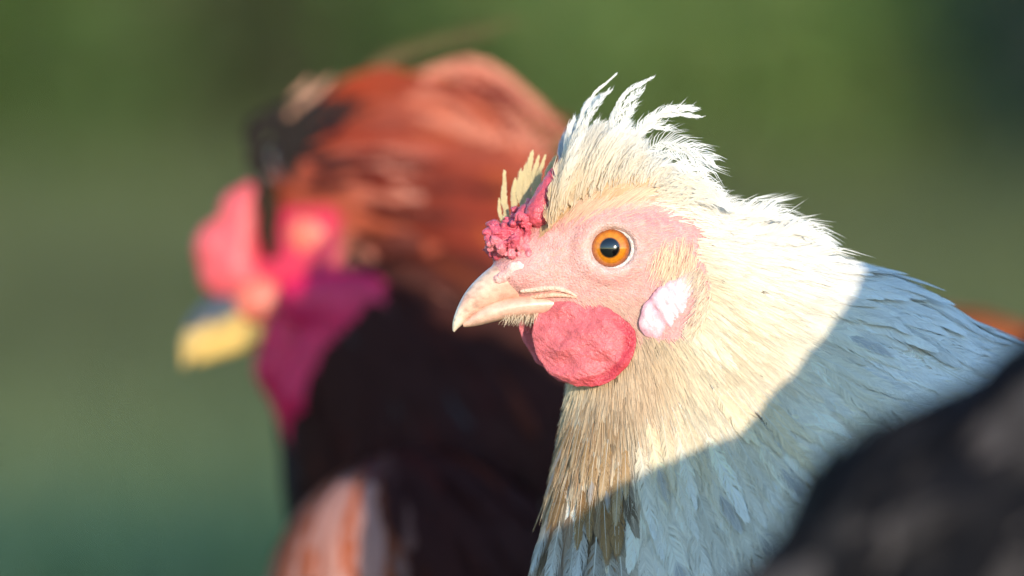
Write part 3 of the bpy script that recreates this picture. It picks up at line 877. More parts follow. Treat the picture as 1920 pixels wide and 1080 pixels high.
# ---- short feathers behind the ear, brow, cheek fuzz
def hair_patch(name, n, poly, L0, L1, wd, cA, cB, field, lift, seed, jit=.25, both=True, M=5, soft=9.0):
    r_ = np.random.default_rng(seed)
    xs_ = np.array(poly)[:, 0]; ys_ = np.array(poly)[:, 1]
    px_ = r_.uniform(xs_.min(), xs_.max(), n * 3); py_ = r_.uniform(ys_.min(), ys_.max(), n * 3)
    ok = in_poly(px_, py_, poly); px_, py_ = px_[ok][:n], py_[ok][:n]
    px_ = px_ + r_.normal(size=len(px_)) * soft; py_ = py_ + r_.normal(size=len(px_)) * soft
    P = surf(hen_sdf, px_, py_); ok = np.abs(hen_sdf(P)) < 4; P = P[ok]
    L = r_.uniform(L0, L1, len(P))
    C, N = grow(hen_sdf, P, field, L, M, 0, lift, jit, r_)
    k = (1 + .12 * r_.normal(size=(len(P), 1)))
    h = hairs(C, r_.uniform(.7, 1.3, len(P)) * wd, np.array([cA]) * k, np.array([cB]) * k)
    return feather_obj(name, [h], M_fea, hen)
ff_face = lambda P: nrmz(P - pt(1090, 500)) + np.array([.5, .05, 0])
hair_patch('face_bristles', 2000, [(1000, 470), (1035, 430), (1090, 405), (1240, 370), (1290, 400), (1320, 560), (1200, 640), (1180, 610), (1040, 560), (990, 530)], 7, 15, .9, (.76, .46, .40), (.84, .66, .55), ff_face, 2.5, 41)
hair_patch('cheek_fuzz', 900, [(1080, 580), (1130, 560), (1210, 560), (1205, 640), (1190, 650), (1150, 600)], 12, 24, 1.0, (.78, .50, .42), (.86, .66, .54), lambda P: np.tile([.55, -.55, -.1], (len(P), 1)), 4, 42)
hair_patch('ear_tuft', 520, [(1232, 480), (1262, 455), (1300, 460), (1306, 500), (1270, 520), (1240, 515)], 16, 32, 1.4, (.86, .64, .46), (.90, .80, .62), lambda P: np.tile([-.3, -.9, -.05], (len(P), 1)), 10, 43, jit=.25, soft=11)
rt_ = np.random.default_rng(44); nt_ = 220
tb0 = np.array([hp(rt_.uniform(950, 1012), rt_.uniform(584, 592), rt_.uniform(-34, 10)) for _ in range(nt_)])
tbd = np.stack([rt_.normal(size=nt_) * 5 - 5, -rt_.uniform(9, 24, nt_), rt_.normal(size=nt_) * 5], -1)
h_ = hairs(np.stack([tb0, tb0 + tbd * .5 + rt_.normal(size=(nt_, 3)), tb0 + tbd], 1), rt_.uniform(.8, 1.6, nt_), np.tile([.66, .50, .38], (nt_, 1)), np.tile([.82, .70, .54], (nt_, 1)))
feather_obj('throat_bristles', [h_], M_fea, hen)
hair_patch('brow_feathers', 1400, [(1035, 420), (1090, 384), (1180, 356), (1260, 346), (1290, 375), (1230, 368), (1150, 384), (1080, 405)], 26, 52, 1.5, (.72, .47, .36), (.84, .67, .50), lambda P: nrmz(P - pt(1000, 560)) + np.array([.25, .1, 0]), 6, 45, jit=.2)

hair_patch('ear_fringe', 420, [(1290, 500), (1316, 505), (1334, 560), (1316, 606), (1290, 630), (1306, 590), (1316, 550)], 16, 34, 1.4, (.84, .68, .52), (.89, .80, .66), lambda P: np.tile([-.35, -.7, -.1], (len(P), 1)), 20, 49, jit=.3, soft=5)
hair_patch('nape_down', 1500, [(1215, 352), (1320, 335), (1365, 380), (1300, 400), (1255, 392)], 34, 70, 1.7, (.86, .78, .66), (.91, .89, .86), lambda P: np.tile([1.0, .12, -.05], (len(P), 1)), 16, 48, jit=.3)
# crown feathers lying back over the brow, under the crest
rb_ = np.random.default_rng(46)
cp = [(1010, 446), (1042, 402), (1085, 379), (1150, 362), (1240, 345), (1300, 372), (1320, 340), (1250, 300), (1120, 300), (1030, 360)]
bx2 = rb_.uniform(1000, 1320, 2600); by2 = rb_.uniform(300, 470, 2600); ok = in_poly(bx2, by2, cp)
bx2, by2 = bx2[ok] + rb_.normal(size=ok.sum()) * 7, by2[ok] + rb_.normal(size=ok.sum()) * 7
P = surf(hen_sdf, bx2, by2); P = P[np.abs(hen_sdf(P)) < 4]
P2 = P.copy(); P2[:, 2] = 2 * np.array([mid(x) for x in to_px(P)[0]]) - P[:, 2]; P = np.concatenate([P, P2[::3]])
L = rb_.uniform(40, 95, len(P))
C, N = grow(hen_sdf, P, lambda P: nrmz(P - pt(985, 560)) + np.array([.30, .12, 0]), L, 7, 1.0, 9.0, .16, rb_, curl=.6)
x_, y_ = to_px(P); wm = smoothstep(1150, 1290, x_)[:, None] * .8 + rb_.random((len(P), 1)) * .2
cA_ = np.array([.64, .42, .24]) * (1 - wm) + np.array([.82, .74, .62]) * wm; cB_ = np.array([.80, .61, .38]) * (1 - wm) + np.array([.87, .83, .76]) * wm
feather_obj('crown_plumage', [feathers(C, N, L * .13, 24, prof_lance, cA_, cB_, .18, (.6, .25), 1.0, .05, .7, cup=.02, r=rb_)], M_fea, hen)

# ---- crest: loose feathers fanning up and back from the crown
rk = np.random.default_rng(77)
root_s = np.array([0, .2, .45, .7, 1.0]); root_x = np.array([1026, 1050, 1105, 1185, 1262]); root_y = np.array([440, 405, 378, 358, 360])
tip_x = np.array([1082, 1108, 1172, 1232, 1295]); tip_y = np.array([288, 240, 236, 280, 346])
def crest_curve(s, dep, q, bow, r_):
    rx, ry = np.interp(s, root_s, root_x), np.interp(s, root_s, root_y)
    tx, ty = np.interp(s, root_s, tip_x), np.interp(s, root_s, tip_y)
    # dep: 0 near lower edge of crest ... 1 on the midline; higher roots further up the crown
    rx2 = rx + (1130 - rx) * .35 * dep; ry2 = ry + (325 - ry) * dep * .9
    return rx2, ry2, rx2 + (tx - rx2) * q, ry2 + (ty - ry2) * q
def crest_set(n, q0, q1, s0, s1, hwf, B, loose, cA, cB, seed, dep_rng=(0, 1), bw=.8, wj=14, both=True, tipw=.9):
    r_ = np.random.default_rng(seed); Cs, Ns, Ls, ca_, cb_ = [], [], [], [], []
    for i in range(n):
        s = r_.uniform(s0, s1); dep = r_.uniform(*dep_rng); q = r_.uniform(q0, q1)
        x0, y0, x1, y1 = crest_curve(s, dep, q, 0, r_)
        x1 += r_.normal() * 9; y1 += r_.normal() * 9
        sd = -1 if (not both or r_.random() < .68) else 1
        wr = sd * 84 * math.sqrt(max(0, 1 - dep ** 2)); wt = sd * 58 * (1 - .55 * dep) * (1 - .25 * q) + r_.normal() * wj
        p0 = hp(x0, y0, wr * .96); p2 = hp(x1, y1, wt)
        ctrl = (p0 + p2) / 2 + np.array([-(1 - s) * 14 - 4, 14 + 16 * s, sd * 14])
        t = np.linspace(0, 1, 9)[:, None]
        c = (1 - t) ** 2 * p0 + 2 * t * (1 - t) * ctrl + t * t * p2
        nn = nrmz(np.array([r_.normal() * .15, .2 + r_.normal() * .15, sd * 1.0]))
        Cs.append(c); Ns.append(np.tile(nn, (9, 1))); Ls.append(np.linalg.norm(p2 - p0))
        mixw = np.clip(.15 + .8 * s * s + r_.normal() * .12 + .35 * dep, 0, 1); k = 1 + .05 * r_.normal()
        ca_.append((np.array(cA) * (1 - mixw) + np.array([.82, .76, .66]) * mixw) * k)
        cb_.append((np.array(cB) * (1 - mixw) + np.array([.88, .87, .85]) * mixw) * k)
    Ls = np.array(Ls)
    return feathers(np.array(Cs), np.array(Ns), np.maximum(Ls * hwf, 7), B, prof_plume, np.array(ca_), np.array(cb_), loose, (.62, .30), bw, .04, .7, r=r_, cup=.05, tipmix=tipw)
cr = [crest_set(300, .25, .55, 0, 1, .2, 40, .16, (.76, .58, .38), (.86, .78, .64), 1),
      crest_set(210, .5, .85, .0, 1, .13, 50, .18, (.80, .68, .50), (.89, .86, .80), 2),
      crest_set(80, .8, 1.02, .05, 1, .10, 56, .24, (.84, .78, .68), (.91, .90, .88), 3, (.3, 1)),
      crest_set(130, .2, .55, 0, .14, .07, 18, .14, (.66, .46, .26), (.82, .70, .46), 4, (0, .5), bw=.9)]
rq = np.random.default_rng(5); Cc = []; ca_ = []; cb_ = []
for i in range(1000):
    s = rq.random(); dep = rq.random(); q_ = rq.uniform(.45, 1.04)
    x0, y0, x1, y1 = crest_curve(s, dep, q_, 0, rq); x1 += rq.normal() * 14; y1 += rq.normal() * 14
    sd = -1 if rq.random() < .75 else 1
    p0 = hp(x0, y0, sd * 86 * math.sqrt(max(0, 1 - dep ** 2))); p2 = hp(x1, y1, sd * 64 * (1 - .5 * dep) + rq.normal() * 14)
    t = np.linspace(.25 * rq.random(), 1, 7)[:, None]; ct = (p0 + p2) / 2 + np.array([-(1 - s) * 16 - 4, 14 + 18 * s, sd * 20])
    Cc.append((1 - t) ** 2 * p0 + 2 * t * (1 - t) * ct + t * t * p2)
    mw = np.clip(.1 + .8 * s + .3 * dep + rq.normal() * .15, 0, 1); ca_.append(np.array([.80, .64, .44]) * (1 - mw) + np.array([.86, .82, .74]) * mw); cb_.append(np.array([.89, .82, .70]) * (1 - mw) + np.array([.9, .89, .87]) * mw)
cr.append(hairs(np.array(Cc), rq.uniform(.8, 1.8, len(Cc)), np.array(ca_), np.array(cb_)))
feather_obj('crest', cr, M_crest, hen)

def plume(pts, hw, B, loose, cA, cB, ang=(.62, .3), bw=.7, prof=prof_plume, nn=(0.1, .2, -1.0), seed=0, rach=1.0, dash=None, name='crest_feather', t0=.1):
    c = cat_curve([pt(*p) for p in pts], 14)[None]
    n_ = np.tile(nrmz(np.array(nn, float)), (1, 14, 1))
    f_ = feathers(c, n_, np.array([float(hw)]), B, prof, np.array([cA]), np.array([cB]), loose, ang, bw, t0, rach, r=np.random.default_rng(seed), dash=dash)
    return feather_obj(name, [f_], M_crest, hen, False)
Wt = (.88, .84, .78); Wh = (.92, .91, .89)
plume([(1070, 330, -20), (1082, 245, -25), (1108, 185, -30), (1153, 141, -34)], 6, 60, .10, Wt, Wh, (.35, .12), .8, seed=1)
plume([(1080, 330, -25), (1092, 250, -30), (1112, 205, -34), (1140, 172, -38)], 11, 46, .28, Wt, Wh, (.5, .35), .42, seed=2)
plume([(1120, 320, -20), (1140, 240, -24), (1170, 180, -28), (1220, 147, -32)], 8, 60, .15, Wt, Wh, (.4, .15), .6, seed=3)
plume([(1120, 320, -30), (1142, 250, -34), (1165, 205, -40), (1200, 170, -42)], 13, 44, .3, Wt, Wh, (.5, .4), .42, seed=4)
plume([(1150, 320, -20), (1190, 250, -30), (1240, 212, -36), (1300, 204, -40)], 15, 56, .2, Wt, Wh, (.45, .3), .6, seed=5)
plume([(1150, 325, -10), (1195, 258, -22), (1245, 216, -30), (1306, 218, -36)], 11, 50, .2, Wt, Wh, (.4, .2), .6, seed=6)
plume([(1170, 330, -30), (1230, 270, -44), (1285, 275, -52), (1338, 300, -56)], 30, 38, .12, Wt, Wh, (.75, .55), .38, seed=7)
plume([(1180, 335, -30), (1240, 285, -44), (1290, 290, -50), (1325, 322, -52)], 28, 30, .16, Wt, Wh, (.85, .55), .36, seed=8)
plume([(1190, 345, -40), (1240, 310, -54), (1290, 318, -60), (1322, 345, -60)], 24, 40, .22, Wt, Wh, (.7, .4), .6, seed=9)
plume([(1120, 330, -20), (1150, 255, -24), (1172, 222, -30), (1186, 200, -32)], 14, 40, .3, Wt, Wh, (.6, .4), .45, seed=10)
plume([(1130, 330, -10), (1175, 270, -16), (1215, 240, -20), (1250, 238, -24)], 17, 44, .28, Wt, Wh, (.6, .4), .45, seed=11)
plume([(1066, 345, -10), (1062, 290, -6), (1066, 255, -4), (1075, 228, -2)], 10, 40, .15, Wt, Wh, (.4, .2), .8, seed=12)
plume([(1080, 330, 10), (1075, 270, 16), (1090, 215, 20), (1125, 180, 24)], 12, 44, .25, Wt, Wh, (.5, .3), .5, seed=13)
for k in range(6):
    yy = 342 + 9 * k
    plume([(1225 + 4 * k, yy + 8, -84 + 2 * k), (1285 + 4 * k, yy - 12, -92 + 2 * k), (1345 + 5 * k, yy + 4, -70 + 3 * k)], 14, 40, .3, (.84, .76, .64), Wh, (.45, .2), .5, seed=90 + k, name='nape_feather', t0=.03)
# pale blades on the far side of the comb
Ya, Yb = (.74, .64, .42), (.84, .74, .48)
for k, (x0, y0, x1, y1, hw) in enumerate(((958, 440, 946, 322, 9), (950, 430, 936, 372, 5), (972, 420, 966, 338, 9), (985, 405, 976, 322, 10), (990, 395, 998, 288, 12), (1004, 385, 1010, 294, 9), (1010, 375, 1022, 292, 7), (1022, 365, 1040, 298, 9), (980, 400, 986, 310, 8), (1030, 360, 1052, 304, 7), (1000, 390, 990, 330, 9))):
    plume([(x0, y0, 34), ((x0 + x1) / 2 - 5, (y0 + y1) / 2, 44), (x1, y1, 48)], hw * 1.3, 34, .07, Ya, Yb, (.35, .15), 1.3, prof_lance, seed=20 + k, t0=.03, nn=(.2, .2, -1))
plume([(1060, 350, 40), (1056, 310, 46), (1062, 275, 50), (1078, 245, 52)], 20, 34, .1, (.5, .52, .58), (.6, .62, .68), (.5, .3), 1.1, seed=40)  # feather behind the blades, its shade put into the blue-grey colour
# fluffed feather ends along the nape
for k, (x0, y0, x1, y1, x2, y2, hw) in enumerate(((1270, 380, 1310, 345, 1358, 362, 20), (1260, 360, 1290, 335, 1316, 350, 18), (1330, 400, 1390, 368, 1440, 385, 26), (1360, 410, 1430, 372, 1490, 402, 28), (1400, 430, 1480, 400, 1552, 436, 26), (1400, 440, 1470, 418, 1530, 446, 26), (1300, 390, 1350, 362, 1400, 378, 22), (1240, 372, 1290, 352, 1340, 362, 20), (1250, 384, 1300, 366, 1352, 376, 20), (1440, 460, 1530, 450, 1595, 500, 28), (1300, 405, 1370, 385, 1430, 402, 26), (1340, 420, 1410, 398, 1480, 420, 28), (1380, 440, 1450, 425, 1520, 452, 28), (1290, 395, 1340, 372, 1385, 385, 24), (1420, 470, 1500, 455, 1565, 490, 30))):
    plume([(x0, y0 + 30, -10), (x1, y1 + 30, -20), (x2, y2 + 18, 10)], hw * 1.15, 60, .10, Wt, Wh, (.5, .15), .9, seed=60 + k, name='nape_feather', prof=prof_round, t0=.03)

# legs
def leg(parent, foot, hip, col, sc_=1.0):
    r_ = []
    knee = hip + (foot - hip) * .45 + np.array([25 * sc_, 0, 0])
    ank = foot + np.array([0, 22 * sc_, 0])
    pth = cat_curve([hip, knee, ank], 12)
    v, q, t3 = tube(pth, np.interp(np.linspace(0, 1, 12), [0, .4, .55, 1], [60 * sc_, 34 * sc_, 24 * sc_, 22 * sc_]), 10)
    V, Q, T, off = [v], [q], [t3], len(v)
    for a, l in ((-2.75, 150), (-3.14, 190), (2.75, 150), (.1, 70)):
        d = np.array([math.cos(a), 0, math.sin(a)]) * l * sc_
        pth = np.array([ank, ank + d * .3 + [0, -4 * sc_, 0], ank + d * .7 + [0, -12 * sc_, 0], ank + d + [0, -18 * sc_, 0]])
        v, q, t3 = tube(pth, np.array([17, 15, 12, 4]) * sc_, 8)
        V.append(v); Q.append(q + off); T.append(t3 + off); off += len(v)
    V = np.concatenate(V)
    return new_mesh('leg', V, [np.concatenate(Q), np.concatenate(T)], M_leg, parent, np.tile(col, (len(V), 1)))
def ground_pt(P):
    """drop a local point onto z = 0"""
    Wd = to_world(P); P = np.array(P, float)
    P[1] -= (Wd[2] - 0.004) / S / UP[2]
    return P
for dw in (-130, 130):
    h_ = hp(2120, 1700, dw); leg(hen, ground_pt(h_ + np.array([20, 0, 0])), h_, (.55, .42, .28))

# ------------------------------------------------------------------ the rust coloured rooster behind
RW = 2040.0                      # depth of its head behind the hen (pixel units, 0.34 m)
rp = lambda x, y, dw=0.0: pt(x, y, RW + dw)
RK = 1 + RW * S / D0
def ro_sdf(P):
    P = np.asarray(P)
    d = ell(P, rp(600, 440), (125 * RK, 120 * RK, 92))
    d = smin(d, ell(P, rp(520, 520, -10), (80 * RK, 70 * RK, 60)), 40)
    d = smin(d, ell(P, rp(630, 310), (120 * RK, 95 * RK, 95)), 50)
    d = smin(d, cone(P, rp(700, 345), rp(860, 430, 40), 180 * RK, 195 * RK, .7), 60)
    d = smin(d, cone(P, rp(640, 520), rp(820, 860, 0), 150 * RK, 300 * RK, .7), 60)
    d = smin(d, cone(P, rp(860, 430, 40), rp(1250, 980, 120), 195 * RK, 420 * RK, .65), 80)
    d = smin(d, ell(P, rp(790, 1170, -400), (275 * RK, 320 * RK, 300)), 100)
    d = smin(d, cone(P, rp(1250, 1000, 150), rp(1750, 1010, 330), 440 * RK, 430 * RK, .65), 100)
    return d
c_ = rp(0, 0)
fx = np.arange(330, 2350, 22.0); fy = np.arange(60, 1620, 22.0)
v, q = nets(ro_sdf, (fx - 960) * RK, (540 - fy[::-1]) * RK, np.arange(RW - 800, RW + 900, 24.0))
RV, RF = v, q
ro_base = to_world(rp(1400, 1300, 200)); ro_base[2] = 0
roo = thing('rooster', 'blurred rust red rooster with black forehead crest and pink comb behind the hen', 'rooster', ro_base)
rx_, ry_ = to_px(RV)
colr = np.tile([.30, .05, .02], (len(RV), 1))
fmask = ((rx_ < 640) & (ry_ > 395) & (ry_ < 560))[:, None]
colr = np.where(fmask, [.60, .03, .08], colr)
dk = smoothstep(530, 600, ry_)[:, None]; colr = colr * (1 - dk) + np.array([.035, .015, .012]) * dk
new_mesh('body', RV, [RF], M_rskin, roo, colr)

r_ro = np.random.default_rng(91)
RC = rp(560, 330)
def ro_field(P):
    d = P - RC; d = d * np.array([1, 1, .4]); d = nrmz(d)
    top = smoothstep(-260, 120, P[..., 1])[..., None]
    rt_ = smoothstep(-150, 150, P[..., 0])[..., None]
    return d * .7 + (np.array([.75, -.10, 0]) - np.array([0, .75, 0]) * rt_) * top + np.array([.12, -.55, 0]) * (1 - top)
def ro_dens(P):
    x, y = to_px(P); g = grad(ro_sdf, P, 6)
    d = np.where(g[:, 2] > .3, .3, 1.0) * 9 / (170 * 170 * .3)
    d = np.where((x < 650) & (y > 380) & (y < 600), 0, d)
    d = np.where((x < 560) & (y > 340) & (y < 620), 0, d)
    return d
P = sample_surface(RV, RF, None, r_ro, ro_dens)
x, y = to_px(P); n = len(P)
L = r_ro.uniform(150, 260, n) * np.interp(np.hypot(x - 600, y - 380), [60, 250, 500], [.35, .9, 1.15])
C, N = grow(ro_sdf, P, ro_field, L, 7, 2, 16, .12, r_ro)
# hackle colour: rust to orange, black at the forehead, near-black on the lower neck with the hen's shade painted in, rust shoulder
pick = r_ro.random(n)
ca = np.where((pick < .45)[:, None], [.22, .022, .009], np.where((pick < .7)[:, None], [.30, .048, .011], [.10, .008, .005]))
band = vnoise(np.stack([x * .35 + y * .9, y * .2 - x * .1, x * 0], -1), 46, 8)
ca = ca * (.05 + 1.2 * band)[:, None]
def mixin(c, col, wt): wt = np.clip(wt, 0, 1)[:, None]; return c * (1 - wt) + np.array(col) * wt
hi = smoothstep(330, 180, y - (x - 700) * .28) * smoothstep(560, 640, x) if False else (1 - smoothstep(170, 330, y - (x - 700) * .30)) * smoothstep(560, 640, x)  # salmon sheen along the top of the mane, painted into the colour
ca = mixin(ca, (.44, .105, .065), hi * .75)
blk = (1 - smoothstep(560, 640, x + (r_ro.random(n) - .5) * 50)) * (1 - smoothstep(380, 420, y)) * smoothstep(190, 240, y)
ca = mixin(ca, (.012, .010, .012), blk)
low = smoothstep(330, 520, y - (x - 700) * .34)
ca = mixin(ca, (.036, .009, .007), low * np.where(r_ro.random(n) < .93, .97, .8))
bre = (1 - smoothstep(700, 740, x)) * smoothstep(840, 880, y) * smoothstep(520, 560, x)  # sunlit panel of the breast, its light put into the colour
bc = np.where((r_ro.random(n) < .5)[:, None], [.46, .22, .18], [.38, .09, .035])
ca = ca * (1 - bre[:, None]) + bc * bre[:, None]
edge = (1 - smoothstep(520, 570, x)) * smoothstep(600, 700, y); ca = mixin(ca, (.02, .02, .03), edge)
back = smoothstep(1250, 1400, x) * (1 - smoothstep(700, 800, y)); ca = mixin(ca, (.36, .10, .03), back)
f_ = feathers(C, N, L * .12, 18, prof_lance, ca, ca * 1.15, .08, (.6, .2), 1.3, .03, .8, r=r_ro)
feather_obj('plumage', [f_], M_rf, roo)
# single crest feathers sweeping back from the forehead, with loose wisps at the top
def rplume(pts, hw, c, seed, name='crest_feather', B=30):
    cu = cat_curve([rp(*p) for p in pts], 12)[None]
    f_ = feathers(cu, np.tile([0, .15, -1.0], (1, 12, 1)), np.array([float(hw)]), B, prof_lance, np.array([c]), np.array([c]) * 1.1, .1, (.5, .2), 1.2, .03, r=np.random.default_rng(seed))
    return feather_obj(name, [f_], M_rf, roo, False)
rr = np.random.default_rng(17)
for k in range(26):
    a = k / 25
    x0, y0 = 520 + 90 * a + rr.normal() * 10, 300 - 40 * a + rr.normal() * 14
    ex, ey = 880 + 160 * rr.random(), 195 + 150 * a + rr.normal() * 20
    dwp = -70 + 40 * rr.random()
    c = [(.38, .085, .05), (.24, .03, .010), (.46, .15, .10), (.14, .010, .007)][rr.integers(4)]
    rplume([(x0, y0, dwp * .6), ((x0 + ex) / 2 - 60, min(y0, ey) - 25 + 40 * a, dwp - 20), (ex, ey + 40, dwp)], 20, c, 100 + k)
for k in range(16):
    x0, y0 = 475 + 110 * rr.random(), 345 - 70 * rr.random()
    rplume([(x0 + 20, y0 + 20, -90), (x0 - 6, y0 - 40, -110), (x0 + 40 + 90 * rr.random(), y0 - 70 - 50 * rr.random(), -100)], 15, (.012, .008, .008), 140 + k)
for k, (x1, y1) in enumerate(((975, 38), (930, 62))):
    rplume([(620, 200, 0), (740, 100 + 12 * k, 0), (x1, y1, 0)], 3, (.14, .08, .04), 160 + k, 'loose_wisp')
for k in range(5):
    rplume([(560 + 12 * k, 270, 0), (545 + 22 * k, 205, -10), (580 + 40 * k, 150 - 4 * k, -6)], 14, (.48, .26, .18), 170 + k)

for k in range(22):
    a = rr.random(); x0, y0 = 600 + 160 * a, 235 - 70 * a + 40 * rr.random()
    rplume([(x0, y0, -60), (x0 + 150, y0 - 50 - 20 * rr.random(), -80), (x0 + 290 + 90 * rr.random(), y0 + 20 + 90 * rr.random(), -60)], 9, [(.55, .20, .14), (.12, .012, .008), (.40, .09, .05)][k % 3], 300 + k, 'hackle_feather')

def blob(name, prims, mat, colf, parent, res=7.0, k=14, nz=3.0):
    def f(P):
        P = np.asarray(P); d = None
        for pr in prims:
            dd = ell(P, *pr[1:]) if pr[0] == 'e' else cone(P, *pr[1:])
            d = dd if d is None else smin(d, dd, k)
        return d + (vnoise(P, 16, 2) - .5) * nz
    pts_ = []
    for pr in prims:
        if pr[0] == 'e': pts_ += [pr[1] - np.array(pr[2]), pr[1] + np.array(pr[2])]
        else: pts_ += [pr[1] - pr[3], pr[1] + pr[3], pr[2] - pr[4], pr[2] + pr[4]]
    pts_ = np.array(pts_); lo, hi_ = pts_.min(0) - 3 * res, pts_.max(0) + 3 * res
    v, q = nets(f, *[np.arange(lo[i], hi_[i], res) for i in range(3)], project=1)
    return new_mesh(name, v, [q], mat, parent, colf(v))
one = lambda c: (lambda v: np.array(c) * (.85 + .3 * vnoise(v, 24, 3))[:, None])
comb2 = blob('comb', [('e', rp(412, 470, -40), (48 * RK, 60 * RK, 34)), ('e', rp(450, 400, -40), (40 * RK, 46 * RK, 30)), ('e', rp(440, 520, -40), (66 * RK, 44 * RK, 40)),
      ('c', rp(470, 360, -40), rp(440, 500, -40), 24, 46)], M_rskin, one((.66, .10, .12)), roo)
blob('face', [('e', rp(490, 566, -72), (52 * RK, 42 * RK, 30)), ('e', rp(600, 440, -84), (62 * RK, 52 * RK, 34)), ('e', rp(575, 480, -76), (42 * RK, 26 * RK, 30)), ('e', rp(500, 545, -50), (60 * RK, 34 * RK, 34))], M_rskin, one((.68, .17, .12)), roo)
for dw, nm in ((-78, 'near'), (60, 'far')):
    blob('wattle', [('c', rp(585, 570, dw), rp(535, 690, dw), 84, 66, .4), ('c', rp(540, 690, dw), rp(560, 835, dw), 66, 22, .4)], M_rskin, one((.66, .004, .075)), roo)
blob('cheek', [('e', rp(640, 565, -115), (120 * RK, 62 * RK, 34)), ('c', rp(680, 575, -112), rp(745, 552, -104), 56, 34, .5), ('c', rp(650, 590, -112), rp(575, 730, -100), 78, 62, .45), ('c', rp(660, 545, -104), rp(640, 560, -110), 36, 50, .5)], M_rskin, one((.66, .006, .085)), roo)
blob('earlobe', [('e', rp(778, 522, -96), (20 * RK, 34 * RK, 18))], M_rskin, one((.24, .06, .11)), roo)
blob('face_tuft', [('c', rp(500, 360, -80), rp(508, 470, -80), 26, 20)], M_rf, one((.03, .018, .010)), roo, nz=8)
blob('eye_area_shade', [('e', rp(662, 474, -106), (20 * RK, 22 * RK, 16))], M_rf, one((.14, .05, .02)), roo, nz=8)  # dark blob added for the shading round the eye
blob('ear_tuft', [('e', rp(748, 458, -112), (54 * RK, 44 * RK, 20))], M_rf, one((.10, .02, .014)), roo, nz=8)
ucol = lambda v: np.where((to_px(v)[1] < 600 - (to_px(v)[0] - 350) * .25)[:, None], [.10, .11, .13], [.70, .46, .08])
st = respline([(rp(490, 530, -40), rp(510, 604, -40), 46), (rp(432, 544, -42), rp(458, 622, -42), 40), (rp(386, 566, -44), rp(412, 644, -44), 32), (rp(355, 600, -46), rp(378, 662, -46), 22), (rp(340, 642, -48), rp(355, 678, -48), 12), (rp(341, 684, -48), rp(346, 690, -48), 3)], 24)
v, q, t3 = loft(st, 20)
rb = new_mesh('upper_beak', v, [q, t3], M_horn, roo, np.where((to_px(v)[1] < 622 - (to_px(v)[0] - 350) * .34)[:, None], [.07, .08, .10], [.62, .42, .15]))
st = respline([(rp(505, 596, -40), rp(485, 650, -40), 40), (rp(450, 612, -42), rp(440, 664, -42), 33), (rp(408, 634, -44), rp(402, 674, -44), 25), (rp(368, 656, -46), rp(368, 684, -46), 10)], 16)
v, q, t3 = loft(st, 18)
new_mesh('lower_beak', v, [q, t3], M_horn, roo, np.tile([.66, .44, .13], (len(v), 1)))
for dw, ax in ((-112, (0, 0, -1)), (60, (0, 0, 1))):
    v, q, rr_ = cap(rp(640, 478, dw + 30 * np.sign(-dw)), ax, 32, 24, 8, 32)
    e_ = new_mesh('eye', v, [q], M_eye, roo, np.where((rr_ < .5)[:, None], [.01, .01, .01], [.45, .28, .03]))
for dw in (-60, 240):
    h_ = rp(1350, 1480, dw + 120); leg(roo, ground_pt(h_), h_, (.60, .44, .12), 1.25)

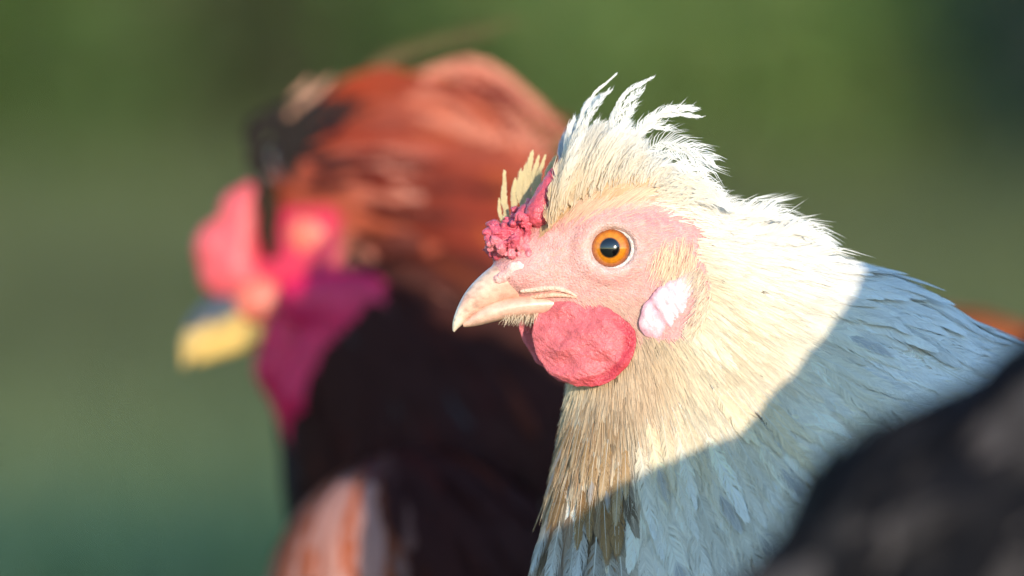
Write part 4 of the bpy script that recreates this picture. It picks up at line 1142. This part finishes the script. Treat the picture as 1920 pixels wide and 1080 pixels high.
# ------------------------------------------------------------------ the dark bird close to the camera
FWD = -2400.0
fp = lambda x, y, dw=0.0: pt(x, y, FWD + dw)
FK = 1 + FWD * S / D0
def dk_sdf(P):
    P = np.asarray(P)
    d = cone(P, fp(1770, 1345), fp(2195, 970), 395 * FK, 395 * FK, .7)
    d = smin(d, ell(P, fp(1800, 1115), (318 * FK, 318 * FK, 200)), 50)
    d = smin(d, cone(P, fp(1760, 1400), fp(1560, 1350), 300 * FK, 285 * FK, .7), 60)
    d = smin(d, cone(P, fp(2260, 1000), fp(2750, 260), 335 * FK, 210 * FK, .55), 40)
    d = smin(d, cone(P, fp(2040, 1250), fp(1700, 2120), 400 * FK, 190 * FK, .7), 120)
    d = smin(d, ell(P, fp(1560, 2500), (150 * FK, 190 * FK, 90)), 90)
    d = smin(d, cone(P, fp(1700, 2120), fp(1580, 2480), 190 * FK, 120 * FK, .7), 60)
    return d
fx = np.arange(1250, 3200, 30.0); fy = np.arange(-250, 2850, 30.0)
DV, DF = nets(dk_sdf, (fx - 960) * FK, (540 - fy[::-1]) * FK, np.arange(FWD - 400, FWD + 400, 30.0))
dk_base = to_world(fp(2150, 1300)); dk_base[2] = 0
dark = thing('dark_hen', 'black and slate grey bird stooping close to the camera, badly blurred at lower right', 'chicken', dk_base)
new_mesh('body', DV, [DF], M_df, dark, np.tile([.02, .02, .022], (len(DV), 1)))
r_d = np.random.default_rng(8)
P = sample_surface(DV, DF, 2600, r_d, lambda c: np.where(c[:, 2] > FWD + 60, .4, 1.0))
n = len(P); L = r_d.uniform(170, 280, n)
C, N = grow(dk_sdf, P, lambda P: np.tile([.75, .66, 0], (len(P), 1)), L, 6, 1, 30, .25, r_d)
x, y = to_px(P)
t_ = x * .64 + y * .77; s_ = x * .77 - y * .64
pn = vnoise(np.stack([s_ * .2, t_, t_ * 0], -1), 48, 4)
cd = np.array([.004, .004, .006]) + (smoothstep(.45, .72, pn) ** 1.5)[:, None] * np.array([.065, .057, .056])
cd = cd * (.7 + .6 * r_d.random((n, 1)))
f_ = feathers(C, N, L * .2, 16, prof_round, cd, cd * 1.1, .1, (.8, .3), 1.4, .03, r=r_d)
feather_obj('plumage', [f_], M_df, dark)
st = respline([(fp(1480, 2520), fp(1500, 2600), 40), (fp(1420, 2590), fp(1450, 2640), 28), (fp(1390, 2660), fp(1400, 2680), 6)], 10)
v, q, t3 = loft(st, 14); new_mesh('beak', v, [q, t3], M_horn, dark, np.tile([.2, .16, .12], (len(v), 1)))
blob('comb', [('e', fp(1470, 2420), (60, 70, 18)), ('e', fp(1520, 2330), (60, 50, 18))], M_rskin, one((.6, .06, .08)), dark, 8)
for dw in (-110, 110):
    h_ = fp(2150, 1560, dw); leg(dark, ground_pt(h_), h_, (.12, .12, .12), 1.0)
